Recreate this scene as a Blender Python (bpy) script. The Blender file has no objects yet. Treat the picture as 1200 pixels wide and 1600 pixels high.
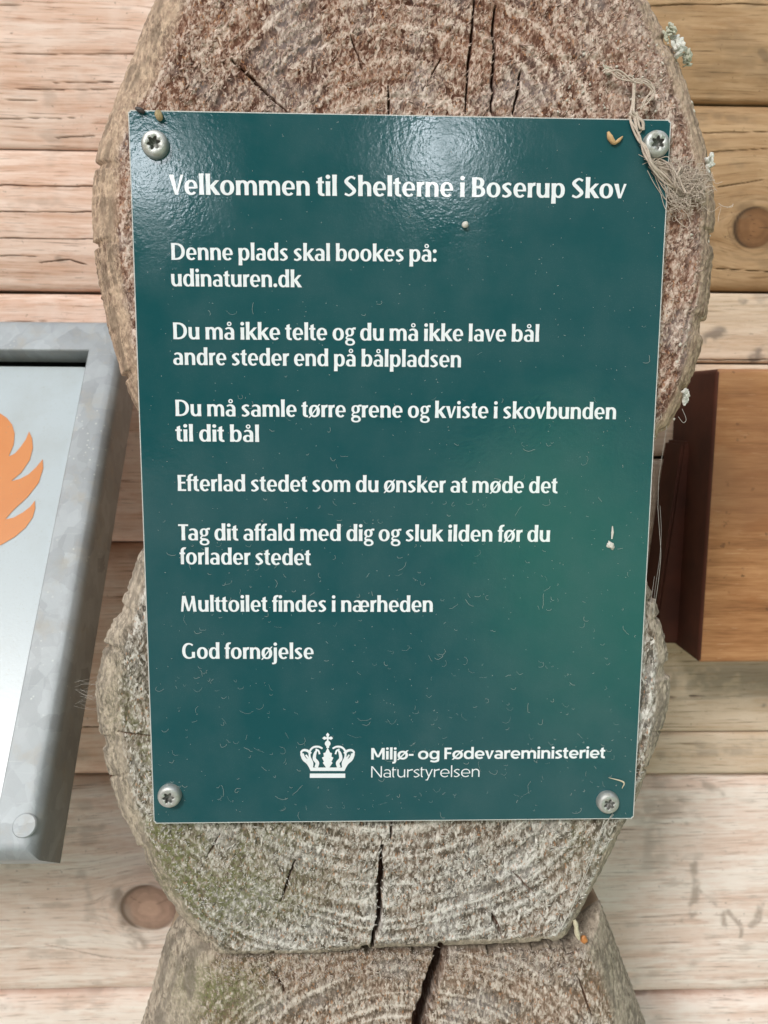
import bpy, bmesh, math, random
import numpy as np
from mathutils import Vector, Matrix, geometry

scene = bpy.context.scene
R = math.radians

# ------------------------------------------------------------------ camera
C_POS = np.array([-0.01624358, -0.31926199, 0.03503562])
C_RIGHT = np.array([0.99950743, -0.03069299, 0.00654550])
C_DOWN = np.array([0.00227217, -0.13724613, -0.99053437])
C_FWD = np.array([0.03130080, 0.99006133, -0.13710879])
F_PX = 1220.0
cam_data = bpy.data.cameras.new('camera')
cam = bpy.data.objects.new('camera', cam_data)
scene.collection.objects.link(cam)
m = Matrix.Identity(4)
for i in range(3):
    m[i][0] = C_RIGHT[i]; m[i][1] = -C_DOWN[i]; m[i][2] = -C_FWD[i]; m[i][3] = C_POS[i]
cam.matrix_world = m
cam_data.sensor_fit = 'VERTICAL'
cam_data.sensor_height = 32.0
cam_data.lens = 32.0 * F_PX / 1600.0
cam_data.clip_start = 0.01
cam_data.clip_end = 200
cam_data.dof.use_dof = True
cam_data.dof.focus_distance = 0.325
cam_data.dof.aperture_fstop = 15.0
scene.camera = cam

# ------------------------------------------------------------------ light
SUN_DIR = Vector((-0.40, -0.72, 0.60)).normalized()      # towards the sun
sun_el = math.asin(SUN_DIR.z)
sun_az = math.atan2(SUN_DIR.x, SUN_DIR.y)
world = bpy.data.worlds.new("World")
scene.world = world
world.use_nodes = True
wn, wl = world.node_tree.nodes, world.node_tree.links
wn.clear()
wo = wn.new('ShaderNodeOutputWorld')
bg = wn.new('ShaderNodeBackground'); bg.inputs['Strength'].default_value = 0.105
sky = wn.new('ShaderNodeTexSky'); sky.sky_type = 'NISHITA'; sky.sun_disc = False
sky.sun_elevation = sun_el; sky.sun_rotation = sun_az
sky.air_density = 1.0; sky.dust_density = 4.0
tc = wn.new('ShaderNodeTexCoord')
def wmath(op, a, b=None, c=None):
    n = wn.new('ShaderNodeMath'); n.operation = op
    for k, v in enumerate((a, b, c)):
        if v is None: continue
        if isinstance(v, (int, float)): n.inputs[k].default_value = v
        else: wl.new(v, n.inputs[k])
    return n.outputs[0]
sep = wn.new('ShaderNodeSeparateXYZ'); wl.new(tc.outputs['Generated'], sep.inputs[0])
nz = wn.new('ShaderNodeTexNoise'); nz.inputs['Scale'].default_value = 5.0; nz.inputs['Detail'].default_value = 6
wl.new(tc.outputs['Generated'], nz.inputs['Vector'])
# forest edge all round the clearing: trees up to about 35 degrees with ragged tops and gaps between crowns
h = wmath('MULTIPLY_ADD', nz.outputs['Fac'], 0.75, 0.22)
mask = wmath('SUBTRACT', sep.outputs['Z'], h)
mask = wmath('MULTIPLY_ADD', mask, 9.0, 0.5)
def world_patch(d, t, s):
    dn = wn.new('ShaderNodeVectorMath'); dn.operation = 'DOT_PRODUCT'
    wl.new(tc.outputs['Generated'], dn.inputs[0]); dn.inputs[1].default_value = Vector(d).normalized()
    x = wmath('SUBTRACT', dn.outputs['Value'], t)
    x = wmath('MULTIPLY', x, s)
    x = wmath('MULTIPLY_ADD', nz.outputs['Fac'], 2.0, wmath('SUBTRACT', x, 1.0))
    n = wn.new('ShaderNodeClamp'); wl.new(x, n.inputs[0]); return n.outputs[0]
def refl(u, v):
    d = C_FWD * F_PX + C_RIGHT * (u - 600) + C_DOWN * (v - 800)
    d = d / np.linalg.norm(d); return (d[0], -d[1], d[2])
WORLD_PATCHES = [(refl(222, 268), 0.9984, 340.0), (refl(702, 232), 0.9988, 340.0), (refl(905, 890), 0.972, 45.0)]
cl = wn.new('ShaderNodeClamp'); wl.new(mask, cl.inputs[0])
gk = wmath('MAXIMUM', world_patch(*WORLD_PATCHES[0]), world_patch(*WORLD_PATCHES[1]))
nz2 = wn.new('ShaderNodeTexNoise'); nz2.inputs['Scale'].default_value = 3.0; nz2.inputs['Detail'].default_value = 4
wl.new(tc.outputs['Generated'], nz2.inputs['Vector'])
fr = wn.new('ShaderNodeValToRGB')
fr.color_ramp.elements[0].position = 0.38; fr.color_ramp.elements[0].color = (0.28, 0.30, 0.24, 1)
fr.color_ramp.elements[1].position = 0.66; fr.color_ramp.elements[1].color = (1.45, 1.6, 1.2, 1)
wl.new(nz2.outputs['Fac'], fr.inputs[0])
# pale hazy cloud evens out the sky colour
skm = wn.new('ShaderNodeMix'); skm.data_type = 'RGBA'; skm.inputs['Factor'].default_value = 0.75
wl.new(sky.outputs[0], skm.inputs[6]); skm.inputs[7].default_value = (6.5, 7.0, 7.6, 1)
def wmixc(f, a, b):
    n = wn.new('ShaderNodeMix'); n.data_type = 'RGBA'; wl.new(f, n.inputs['Factor'])
    for k, v in ((6, a), (7, b)):
        if isinstance(v, tuple): n.inputs[k].default_value = (*v, 1)
        else: wl.new(v, n.inputs[k])
    return n.outputs[2]
# unseen ground below the trees, brightened to add bounce light, greener towards the right
grass = wmath('MULTIPLY_ADD', nz2.outputs['Fac'], 2.5, wmath('MULTIPLY_ADD', sep.outputs['X'], 4.0, -1.2)); cg = wn.new('ShaderNodeClamp'); wl.new(grass, cg.inputs[0])
ground = wmixc(cg.outputs[0], (4.6, 4.25, 3.95), (3.2, 3.5, 2.7))
gm = wmath('MULTIPLY_ADD', sep.outputs['Z'], -12.0, -0.6); cgm = wn.new('ShaderNodeClamp'); wl.new(gm, cgm.inputs[0])
land = wmixc(cgm.outputs[0], fr.outputs[0], ground)
scene_sky = wmixc(cl.outputs[0], land, skm.outputs[2])
# two bright breaks in the canopy where sunlit cloud shows between the trees
final = wmixc(world_patch(*WORLD_PATCHES[2]), scene_sky, (3.4, 8.2, 4.0))  # sunlit grass patch, brightened for the green reflection on the sign
final = wmixc(world_patch((refl(470, 1060)), 0.945, 22.0), final, (0.9, 0.9, 0.85))  # dark patch added in place of the camera holder's reflection on the sign
wmix_out = wmixc(gk, final, (230.0, 246.0, 264.0))
wl.new(wmix_out, bg.inputs['Color']); wl.new(bg.outputs[0], wo.inputs[0])

sl = bpy.data.lights.new('sun', 'SUN'); sl.energy = 1.5; sl.angle = R(13); sl.color = (1.0, 0.96, 0.92)
sun = bpy.data.objects.new('sun', sl); scene.collection.objects.link(sun)
sun.rotation_euler = (-SUN_DIR).to_track_quat('-Z', 'Y').to_euler()
scene.cycles.use_denoising = True
scene.cycles.adaptive_threshold = 0.006
scene.view_settings.view_transform = 'Standard'
scene.view_settings.look = 'None'
scene.view_settings.gamma = 1
scene.view_settings.use_curve_mapping = False
scene.view_settings.exposure = 0.72

# ------------------------------------------------------------------ helpers
def ray(u, v):
    return C_FWD + C_RIGHT * ((u - 600) / F_PX) + C_DOWN * ((v - 800) / F_PX)
def at(u, v, y=0.0):
    """point of the photograph (1200x1600) on the vertical plane at depth y"""
    d = ray(u, v); return C_POS + d * ((y - C_POS[1]) / d[1])
def at_plane(u, v, o, n):
    d = ray(u, v); t = np.dot(np.array(o) - C_POS, n) / np.dot(d, n); return C_POS + d * t

def tag(o, label=None, cat=None, group=None, kind=None):
    if label: o['label'] = label
    if cat: o['category'] = cat
    if group: o['group'] = group
    if kind: o['kind'] = kind
    return o
def empty(name, loc, label, cat, group=None):
    o = bpy.data.objects.new(name, None); scene.collection.objects.link(o)
    o.location = loc; o.empty_display_size = 0.02
    return tag(o, label, cat, group)
def link(name, me, mats, parent=None, smooth=False):
    o = bpy.data.objects.new(name, me); scene.collection.objects.link(o)
    for k in (mats if isinstance(mats, (list, tuple)) else [mats]): me.materials.append(k)
    if parent is not None:
        o.parent = parent; o.matrix_parent_inverse = Matrix.Translation(-Vector(parent.location))
    if smooth: me.polygons.foreach_set('use_smooth', np.ones(len(me.polygons), bool))
    me.update()
    return o
def np_mesh(name, V, Q):
    """mesh from numpy vertices and a face array (n x 3 or n x 4)"""
    V = np.ascontiguousarray(V, np.float32); Q = np.ascontiguousarray(Q, np.int32)
    me = bpy.data.meshes.new(name)
    k = Q.shape[1]
    me.vertices.add(len(V)); me.vertices.foreach_set('co', V.ravel())
    me.loops.add(Q.size); me.loops.foreach_set('vertex_index', Q.ravel())
    me.polygons.add(len(Q))
    me.polygons.foreach_set('loop_start', np.arange(0, Q.size, k, dtype=np.int32))
    me.polygons.foreach_set('loop_total', np.full(len(Q), k, np.int32))
    me.update(calc_edges=True); me.validate()
    return me
def attr(me, name, vals):
    a = me.attributes.new(name, 'FLOAT', 'POINT'); a.data.foreach_set('value', np.ascontiguousarray(vals, np.float32))

def _hash(ix, iy, iz, seed):
    h = (ix * 374761393 + iy * 668265263 + iz * 1440662683 + seed * 974634777) & 0xffffffff
    h = ((h ^ (h >> 13)) * 1274126177) & 0xffffffff
    h = ((h ^ (h >> 16)) * 2246822519) & 0xffffffff
    return ((h ^ (h >> 15)) & 0xffffff) / float(0xffffff)
def vnoise(x, y, z=None, seed=0):
    if z is None: z = np.zeros_like(x)
    xi, yi, zi = (np.floor(a).astype(np.int64) for a in (x, y, z))
    xf, yf, zf = x - xi, y - yi, z - zi
    s = lambda t: t * t * (3 - 2 * t)
    u, v, w = s(xf), s(yf), s(zf)
    r = 0
    for dz in (0, 1):
        for dy in (0, 1):
            for dx in (0, 1):
                r = r + _hash(xi + dx, yi + dy, zi + dz, seed) * (u if dx else 1 - u) * (v if dy else 1 - v) * (w if dz else 1 - w)
    return r
def fbm(x, y, oct=4, seed=0):
    r, a, t, f = 0, 1.0, 0.0, 1.0
    for k in range(oct):
        r = r + a * vnoise(x * f + 17.3 * k, y * f - 9.1 * k, seed=seed + k); t += a; a *= .5; f *= 2.03
    return r / t
def sstep(a, b, x):
    t = np.clip((x - a) / (b - a), 0, 1); return t * t * (3 - 2 * t)

def tube(pts, rad, sides=5, closed_tip=True):
    """verts, quads of a tube along pts; rad scalar or list"""
    pts = [np.array(p, float) for p in pts]; n = len(pts)
    rad = [rad] * n if np.isscalar(rad) else rad
    V, Q = [], []
    ref = np.array([0.13, -0.9, 0.31])
    for i, p in enumerate(pts):
        t = pts[min(i + 1, n - 1)] - pts[max(i - 1, 0)]; t = t / (np.linalg.norm(t) + 1e-12)
        a = np.cross(t, ref); a /= np.linalg.norm(a) + 1e-12; b = np.cross(t, a)
        for k in range(sides):
            q = 2 * math.pi * k / sides
            V.append(p + (a * math.cos(q) + b * math.sin(q)) * rad[i])
    for i in range(n - 1):
        for k in range(sides):
            k2 = (k + 1) % sides
            Q.append((i * sides + k, i * sides + k2, (i + 1) * sides + k2, (i + 1) * sides + k))
    return V, Q
def tubes_mesh(name, lines):
    V, Q = [], []
    for pts, rad in lines:
        v, q = tube(pts, rad); o = len(V); V += v; Q += [tuple(i + o for i in f) for f in q]
    return np_mesh(name, np.array(V), np.array(Q))
def smooth_line(P, n=8):
    P = [np.array(p, float) for p in P]; P = [2 * P[0] - P[1]] + P + [2 * P[-1] - P[-2]]
    out = []
    for i in range(1, len(P) - 2):
        for k in range(n):
            t = k / n
            out.append(0.5 * ((2 * P[i]) + (P[i + 1] - P[i - 1]) * t + (2 * P[i - 1] - 5 * P[i] + 4 * P[i + 1] - P[i + 2]) * t * t
                              + (3 * P[i] - P[i - 1] - 3 * P[i + 1] + P[i + 2]) * t ** 3))
    out.append(P[-2]); return out

# ------------------------------------------------------------------ materials
class Mat:
    def __init__(s, name, rough=0.6, metal=0.0, spec=0.5, color=None):
        s.m = bpy.data.materials.new(name); s.m.use_nodes = True
        s.n, s.l = s.m.node_tree.nodes, s.m.node_tree.links
        s.b = s.n['Principled BSDF']
        s.b.inputs['Roughness'].default_value = rough; s.b.inputs['Metallic'].default_value = metal
        s.b.inputs['Specular IOR Level'].default_value = spec
        if color: s.b.inputs['Base Color'].default_value = (*color, 1)
    def inp(s, sock, v):
        if isinstance(v, (int, float)): sock.default_value = v
        elif isinstance(v, (tuple, list)): sock.default_value = (*v, 1) if len(v) == 3 and sock.type == 'RGBA' else v
        else: s.l.new(v, sock)
    def math(s, op, a, b=None, c=None, clamp=False):
        n = s.n.new('ShaderNodeMath'); n.operation = op; n.use_clamp = clamp
        for k, v in enumerate((a, b, c)):
            if v is not None: s.inp(n.inputs[k], v)
        return n.outputs[0]
    def attr(s, name):
        n = s.n.new('ShaderNodeAttribute'); n.attribute_name = name; return n.outputs['Fac']
    def coord(s, scale=(1, 1, 1), rot=(0, 0, 0)):
        if not hasattr(s, 'tc'): s.tc = s.n.new('ShaderNodeTexCoord')
        n = s.n.new('ShaderNodeMapping'); n.inputs['Scale'].default_value = scale; n.inputs['Rotation'].default_value = rot
        s.l.new(s.tc.outputs['Object'], n.inputs[0]); return n.outputs[0]
    def noise(s, scale, detail=4, vec=None, rough=0.55):
        n = s.n.new('ShaderNodeTexNoise'); n.inputs['Scale'].default_value = scale
        n.inputs['Detail'].default_value = detail; n.inputs['Roughness'].default_value = rough
        s.l.new(vec if vec is not None else s.coord(), n.inputs['Vector']); return n.outputs['Fac']
    def vor(s, scale, vec=None, feature='F1', out='Distance'):
        n = s.n.new('ShaderNodeTexVoronoi'); n.inputs['Scale'].default_value = scale; n.feature = feature
        s.l.new(vec if vec is not None else s.coord(), n.inputs['Vector']); return n.outputs[out]
    def ramp(s, f, stops):
        n = s.n.new('ShaderNodeValToRGB'); e = n.color_ramp.elements
        while len(e) < len(stops): e.new(0.5)
        for k, (p, c) in enumerate(stops):
            e[k].position = p; e[k].color = (*c, 1) if not isinstance(c, (int, float)) else (c, c, c, 1)
        s.l.new(f, n.inputs[0]); return n.outputs[0]
    def mix(s, f, a, b, mode='MIX'):
        n = s.n.new('ShaderNodeMix'); n.data_type = 'RGBA'; n.blend_type = mode
        s.inp(n.inputs['Factor'], f); s.inp(n.inputs[6], a); s.inp(n.inputs[7], b); return n.outputs[2]
    def bump(s, h, strength, dist, prev=None):
        n = s.n.new('ShaderNodeBump'); n.inputs['Strength'].default_value = strength; n.inputs['Distance'].default_value = dist
        s.l.new(h, n.inputs['Height'])
        if prev is not None: s.l.new(prev, n.inputs['Normal'])
        return n.outputs[0]
    def done(s, color=None, normal=None, rough=None):
        if color is not None: s.inp(s.b.inputs['Base Color'], color)
        if normal is not None: s.l.new(normal, s.b.inputs['Normal'])
        if rough is not None: s.inp(s.b.inputs['Roughness'], rough)
        return s.m

def plain(name, color, rough=0.7, var=0.25, scale=900, bump=0.3, bd=0.0003, metal=0.0):
    M = Mat(name, rough, metal)
    nzv = M.noise(scale)
    c = M.mix(M.math('MULTIPLY', nzv, 1.0), tuple(x * (1 - var) for x in color), tuple(min(1, x * (1 + var)) for x in color))
    return M.done(c, M.bump(nzv, bump, bd))

def sign_lacquer(name, colA, colB):
    M = Mat(name, 0.16, 0.0, 0.5)
    peel = M.noise(430, 2, None, .6)
    peel2 = M.noise(1100, 2)
    big = M.noise(14, 2)
    dust = M.ramp(M.noise(2600, 3), [(0.60, 0.0), (0.74, 1.0)])
    film = M.ramp(M.noise(45, 5), [(0.35, 0.0), (0.75, 1.0)])
    c = M.mix(M.math('MULTIPLY', M.noise(30, 4), 0.6), colA, colB)
    c = M.mix(M.math('MULTIPLY', dust, M.math('MULTIPLY_ADD', film, 0.12, 0.03)), c, (0.55, 0.58, 0.55))
    c = M.mix(M.math('MULTIPLY', film, 0.04), c, (0.45, 0.47, 0.45))
    nb = M.bump(peel, 0.085, 0.0006); nb = M.bump(peel2, 0.045, 0.0004, nb); nb = M.bump(big, 0.03, 0.004, nb)
    return M.done(c, nb, M.math('MULTIPLY_ADD', film, 0.12, 0.07))
MAT_GREEN = sign_lacquer('green_lacquer', (0.008, 0.071, 0.083), (0.011, 0.083, 0.091))
MAT_WHITE = sign_lacquer('white_print', (0.80, 0.84, 0.87), (0.84, 0.87, 0.89))
MAT_EDGE = plain('plate_edge', (0.55, 0.56, 0.54), 0.5)

def end_grain_mat(name, deep, mid, tip, ring_dark, rim, moss_col, grain_rot=0.3, aspect=2.1):
    M = Mat(name, 0.9, 0.0, 0.2)
    hgt, ring, rimf, moss, crack, stain, pale, rline = (M.attr(k) for k in ('tuft', 'ring', 'rim', 'moss', 'crack', 'stain', 'pale', 'rim_line'))
    def cells(across, along, warp):
        v = M.coord((across, across * .3, along), (0, grain_rot, 0))
        n = M.n.new('ShaderNodeTexNoise'); n.inputs['Scale'].default_value = .35; n.inputs['Detail'].default_value = 3; M.l.new(v, n.inputs['Vector'])
        ad = M.n.new('ShaderNodeVectorMath'); ad.operation = 'MULTIPLY_ADD'; M.l.new(n.outputs['Color'], ad.inputs[0]); ad.inputs[1].default_value = (warp,) * 3; M.l.new(v, ad.inputs[2])
        vo = M.n.new('ShaderNodeTexVoronoi'); vo.inputs['Scale'].default_value = 1.0; M.l.new(ad.outputs[0], vo.inputs['Vector'])
        sp = M.n.new('ShaderNodeSeparateColor'); M.l.new(vo.outputs['Color'], sp.inputs[0])
        return sp.outputs[0], sp.outputs[1], vo.outputs['Distance']
    ra, rb_, da = cells(900, 900 / aspect, 3.6); rc_, rd_, db = cells(1800, 1800 / aspect, 2.6)
    fine = M.noise(1.0, 4, M.coord((700, 700, 300), (0, grain_rot, 0)), 0.7)
    fine2 = M.math('MULTIPLY_ADD', ra, .55, M.math('MULTIPLY', rc_, .45))
    h = M.math('MULTIPLY_ADD', M.math('SUBTRACT', fine2, 0.5), 0.80, 0.50)
    h = M.math('MULTIPLY_ADD', M.math('SUBTRACT', fine, 0.5), 0.9, h)
    h = M.math('MULTIPLY_ADD', M.math('SUBTRACT', hgt, 0.45), 0.35, h)
    h = M.math('MULTIPLY_ADD', ring, -0.22, h)
    h = M.math('MULTIPLY_ADD', pale, 0.30, h)
    h = M.math('MULTIPLY_ADD', stain, -0.12, h)
    c = M.ramp(h, [(0.10, tuple(x * .6 for x in deep)), (0.27, deep), (0.42, tuple((x + 2 * y) / 3 for x, y in zip(deep, mid))), (0.52, mid), (0.68, tuple((x + y) / 2 for x, y in zip(mid, tip))), (0.90, tip)])
    c = M.mix(M.math('MULTIPLY', ring, 0.35), c, ring_dark, 'MIX')
    c = M.mix(M.ramp(rb_, [(.93, 0.0), (.95, .55)]), c, tuple(min(.85, x * 1.2) for x in tip))
    c = M.mix(M.ramp(rd_, [(.955, 0.0), (.97, .6)]), c, (.42, .20, .09))
    hue = M.noise(55, 4)
    c = M.mix(M.ramp(hue, [(.40, .35), (.52, 0.0)]), c, M.mix(.5, c, tuple(x * y for x, y in zip(mid, (1.25, .95, .8)))))
    c = M.mix(M.ramp(hue, [(.52, 0.0), (.66, .4)]), c, M.mix(.5, c, tuple(sum(tip) / 3 * k for k in (.95, .93, .92))))
    mossn = M.math('MULTIPLY', moss, M.ramp(M.noise(700, 5), [(0.36, 0.0), (0.62, 1.0)]))
    c = M.mix(mossn, c, moss_col)
    rg = M.noise(1.0, 4, M.coord((900, 900, 200), (0, grain_rot, 0)))
    rc = M.ramp(M.math('MULTIPLY_ADD', fine2, 0.5, M.math('MULTIPLY', rg, 0.55)), [(0.3, tuple(x * 0.45 for x in rim)), (0.52, rim), (0.75, tuple(min(1, x * 1.45) for x in rim))])
    pit = M.ramp(M.noise(420, 4, M.coord((1, 1, .55), (0, grain_rot, 0)), .7), [(.36, 1.0), (.50, 0.0)])
    rc = M.mix(M.math('MULTIPLY', pit, .8), rc, tuple(x * .8 for x in deep))
    rc = M.mix(M.ramp(M.noise(45, 4), [(.45, 0.0), (.65, .5)]), rc, tuple(min(1, x * 1.3) for x in rim))
    rc = M.mix(M.math('MULTIPLY', M.math('SUBTRACT', 1.0, M.ramp(fine, [(.36, 0.0), (.5, 1.0)])), .5), rc, mid)
    rc = M.mix(M.math('MULTIPLY', mossn, 0.7), rc, moss_col)
    rimf = M.math('MULTIPLY', rimf, M.ramp(M.math('ADD', rimf, M.noise(130, 4)), [(.75, 0.0), (1.2, 1.0)]))
    c = M.mix(rimf, c, M.mix(M.math('MULTIPLY', rline, .6), rc, tuple(x * .40 for x in rim)))
    c = M.mix(M.math('MULTIPLY', crack, 0.85), c, (.13, .055, .03))
    nb = M.bump(fine, 0.4, 0.0008); nb = M.bump(fine2, 0.30, 0.0004, nb)
    return M.done(c, nb)
MAT_LOG_A = end_grain_mat('brown_sawn_end_grain', (0.085, 0.033, 0.021), (0.31, 0.20, 0.148), (0.66, 0.54, 0.46), (0.17, 0.085, 0.058), (0.44, 0.325, 0.235), (0.55, 0.46, 0.41), 0.75, 1.6)
MAT_LOG_B = end_grain_mat('grey_mossy_end_grain', (0.075, 0.062, 0.048), (0.285, 0.25, 0.21), (0.68, 0.65, 0.60), (0.19, 0.155, 0.115), (0.40, 0.335, 0.265), (0.155, 0.16, 0.07), 0.35)
MAT_LOG_C = end_grain_mat('weathered_end_grain', (0.10, 0.07, 0.05), (0.29, 0.225, 0.175), (0.63, 0.56, 0.49), (0.24, 0.18, 0.13), (0.37, 0.315, 0.25), (0.17, 0.175, 0.075), -0.5)
MAT_LOGSIDE = plain('log_side_wood', (0.34, 0.25, 0.17), 0.85, 0.4, 120, 0.6, 0.002)
MAT_SPLINT = {k: plain('splinter_' + k, c, 0.85, 0.55, 300) for k, c in
              (('brown', (0.50, 0.36, 0.29)), ('grey', (0.60, 0.575, 0.52)), ('pale', (0.55, 0.48, 0.42)))}

def plank_mat(name, dark, mid, light, knot, crackc, stainc):
    M = Mat(name, 0.78, 0.0, 0.25)
    g, kn, kr, crack, stain = (M.attr(k) for k in ('grain', 'knot', 'knot_ring', 'crack', 'stain'))
    cmb = M.n.new('ShaderNodeCombineXYZ'); sx = M.n.new('ShaderNodeSeparateXYZ'); M.l.new(M.coord(), sx.inputs[0])
    M.l.new(M.math('MULTIPLY', sx.outputs['X'], 5.0), cmb.inputs[0]); M.l.new(M.math('MULTIPLY', g, 150.0), cmb.inputs[2])
    vec = cmb.outputs[0]
    n1 = M.noise(1.0, 5, vec, 0.6); n2 = M.noise(4.0, 3, vec, 0.6); n3 = M.noise(60, 5)
    f = M.math('MULTIPLY_ADD', n2, 0.35, M.math('MULTIPLY', n1, 0.65))
    c = M.ramp(f, [(0.28, dark), (0.46, mid), (0.72, light)])
    c = M.mix(M.ramp(n3, [(0.45, 0.0), (0.75, 0.5)]), c, light)
    kc = M.ramp(M.math('FRACT', M.math('MULTIPLY_ADD', M.noise(90, 3), 1.6, M.math('MULTIPLY', kr, 3.2))), [(0.0, tuple(x * 0.9 for x in knot)), (0.5, knot), (1.0, tuple(x * 1.06 for x in knot))])
    kc = M.mix(M.math('MULTIPLY', M.noise(220, 5), 0.6), kc, tuple(x * 0.6 for x in knot))
    kc = M.mix(M.ramp(M.math('MULTIPLY_ADD', M.noise(120, 4), .5, M.math('SUBTRACT', kr, .25)), [(.25, .35), (.5, 0.0)]), kc, tuple(min(.8, x * 1.5) for x in knot))
    kc = M.mix(M.ramp(M.math('MULTIPLY_ADD', M.noise(150, 4), .5, M.math('SUBTRACT', kr, .25)), [(.70, 0.0), (1.0, .75)]), kc, tuple(x * .5 for x in knot))
    pt = M.noise(1.0, 6, M.coord((9, 16, 60)), .68); pt2 = M.noise(1.0, 6, M.coord((14, 30, 110), (0, 0.04, 0)), .68)
    c = M.mix(M.ramp(pt, [(.50, 0.0), (.56, .42)]), c, tuple(min(.88, x * 1.08) for x in light))
    c = M.mix(M.ramp(pt2, [(.55, 0.0), (.60, .38)]), c, tuple((x + y) / 2 * k for x, y, k in zip(dark, mid, (1.04, .95, .9))))
    c = M.mix(M.ramp(M.noise(7.0, 2, vec, 0.6), [(.33, .55), (.40, 0.0)]), c, tuple(x * .6 for x in dark))
    c = M.mix(M.ramp(n2, [(.30, .8), (.39, 0.0)]), c, tuple(x * .45 for x in dark))
    c = M.mix(M.ramp(M.noise(320, 3), [(.69, 0.0), (.73, .6)]), c, tuple(x * .4 for x in dark))
    c = M.mix(kn, c, kc)
    c = M.mix(stain, c, stainc)
    c = M.mix(crack, c, crackc)
    nb = M.bump(f, 0.25, 0.0012); nb = M.bump(M.noise(1500, 3, M.coord((0.1, 1, 1))), 0.25, 0.0004, nb)
    return M.done(c, nb)
MAT_PALE = plank_mat('pale_weathered_pine', (0.47, 0.27, 0.185), (0.69, 0.46, 0.35), (0.81, 0.66, 0.58), (0.42, 0.24, 0.155), (0.10, 0.06, 0.04), (0.40, 0.29, 0.23))
MAT_WHITE_PINE = plank_mat('bleached_pine', (0.50, 0.34, 0.265), (0.73, 0.565, 0.48), (0.85, 0.765, 0.71), (0.50, 0.33, 0.25), (0.16, 0.11, 0.08), (0.38, 0.30, 0.25))
MAT_AMBER = plank_mat('amber_pine', (0.25, 0.145, 0.066), (0.39, 0.24, 0.125), (0.50, 0.335, 0.195), (0.24, 0.12, 0.055), (0.06, 0.035, 0.02), (0.22, 0.15, 0.09))
MAT_TAN = plank_mat('tan_pine', (0.44, 0.31, 0.205), (0.60, 0.455, 0.33), (0.68, 0.56, 0.45), (0.30, 0.17, 0.10), (0.09, 0.055, 0.035), (0.27, 0.22, 0.18))

# ------------------------------------------------------------------ big logs seen end-on
def poly_radius(poly, c, th):
    """distance from c to the (star-shaped) polygon along each angle th"""
    P = np.array(poly) - c; r = np.full(len(th), 1e9)
    d = np.stack([np.cos(th), np.sin(th)], 1)
    for i in range(len(P)):
        a, b = P[i], P[(i + 1) % len(P)]; e = b - a
        den = d[:, 0] * e[1] - d[:, 1] * e[0]; den = np.where(np.abs(den) < 1e-12, 1e-12, den)
        t = (a[0] * e[1] - a[1] * e[0]) / den; s = (a[0] * d[:, 1] - a[1] * d[:, 0]) / den
        ok = (t > 0) & (s >= -1e-6) & (s <= 1 + 1e-6); r = np.where(ok & (t < r), t, r)
    return r
def seg_dist(X, Z, line):
    """distance to a polyline and the parameter 0..1 along it"""
    D = np.full(X.shape, 1e9); T = np.zeros(X.shape); n = len(line) - 1
    for i in range(n):
        a, b = np.array(line[i]), np.array(line[i + 1]); e = b - a
        t = np.clip(((X - a[0]) * e[0] + (Z - a[1]) * e[1]) / (e @ e), 0, 1)
        d = np.hypot(X - a[0] - e[0] * t, Z - a[1] - e[1] * t)
        T = np.where(d < D, (i + t) / n, T); D = np.minimum(D, d)
    return D, T
def xz(u, v, y):
    p = at(u, v, y); return (p[0], p[2])

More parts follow.
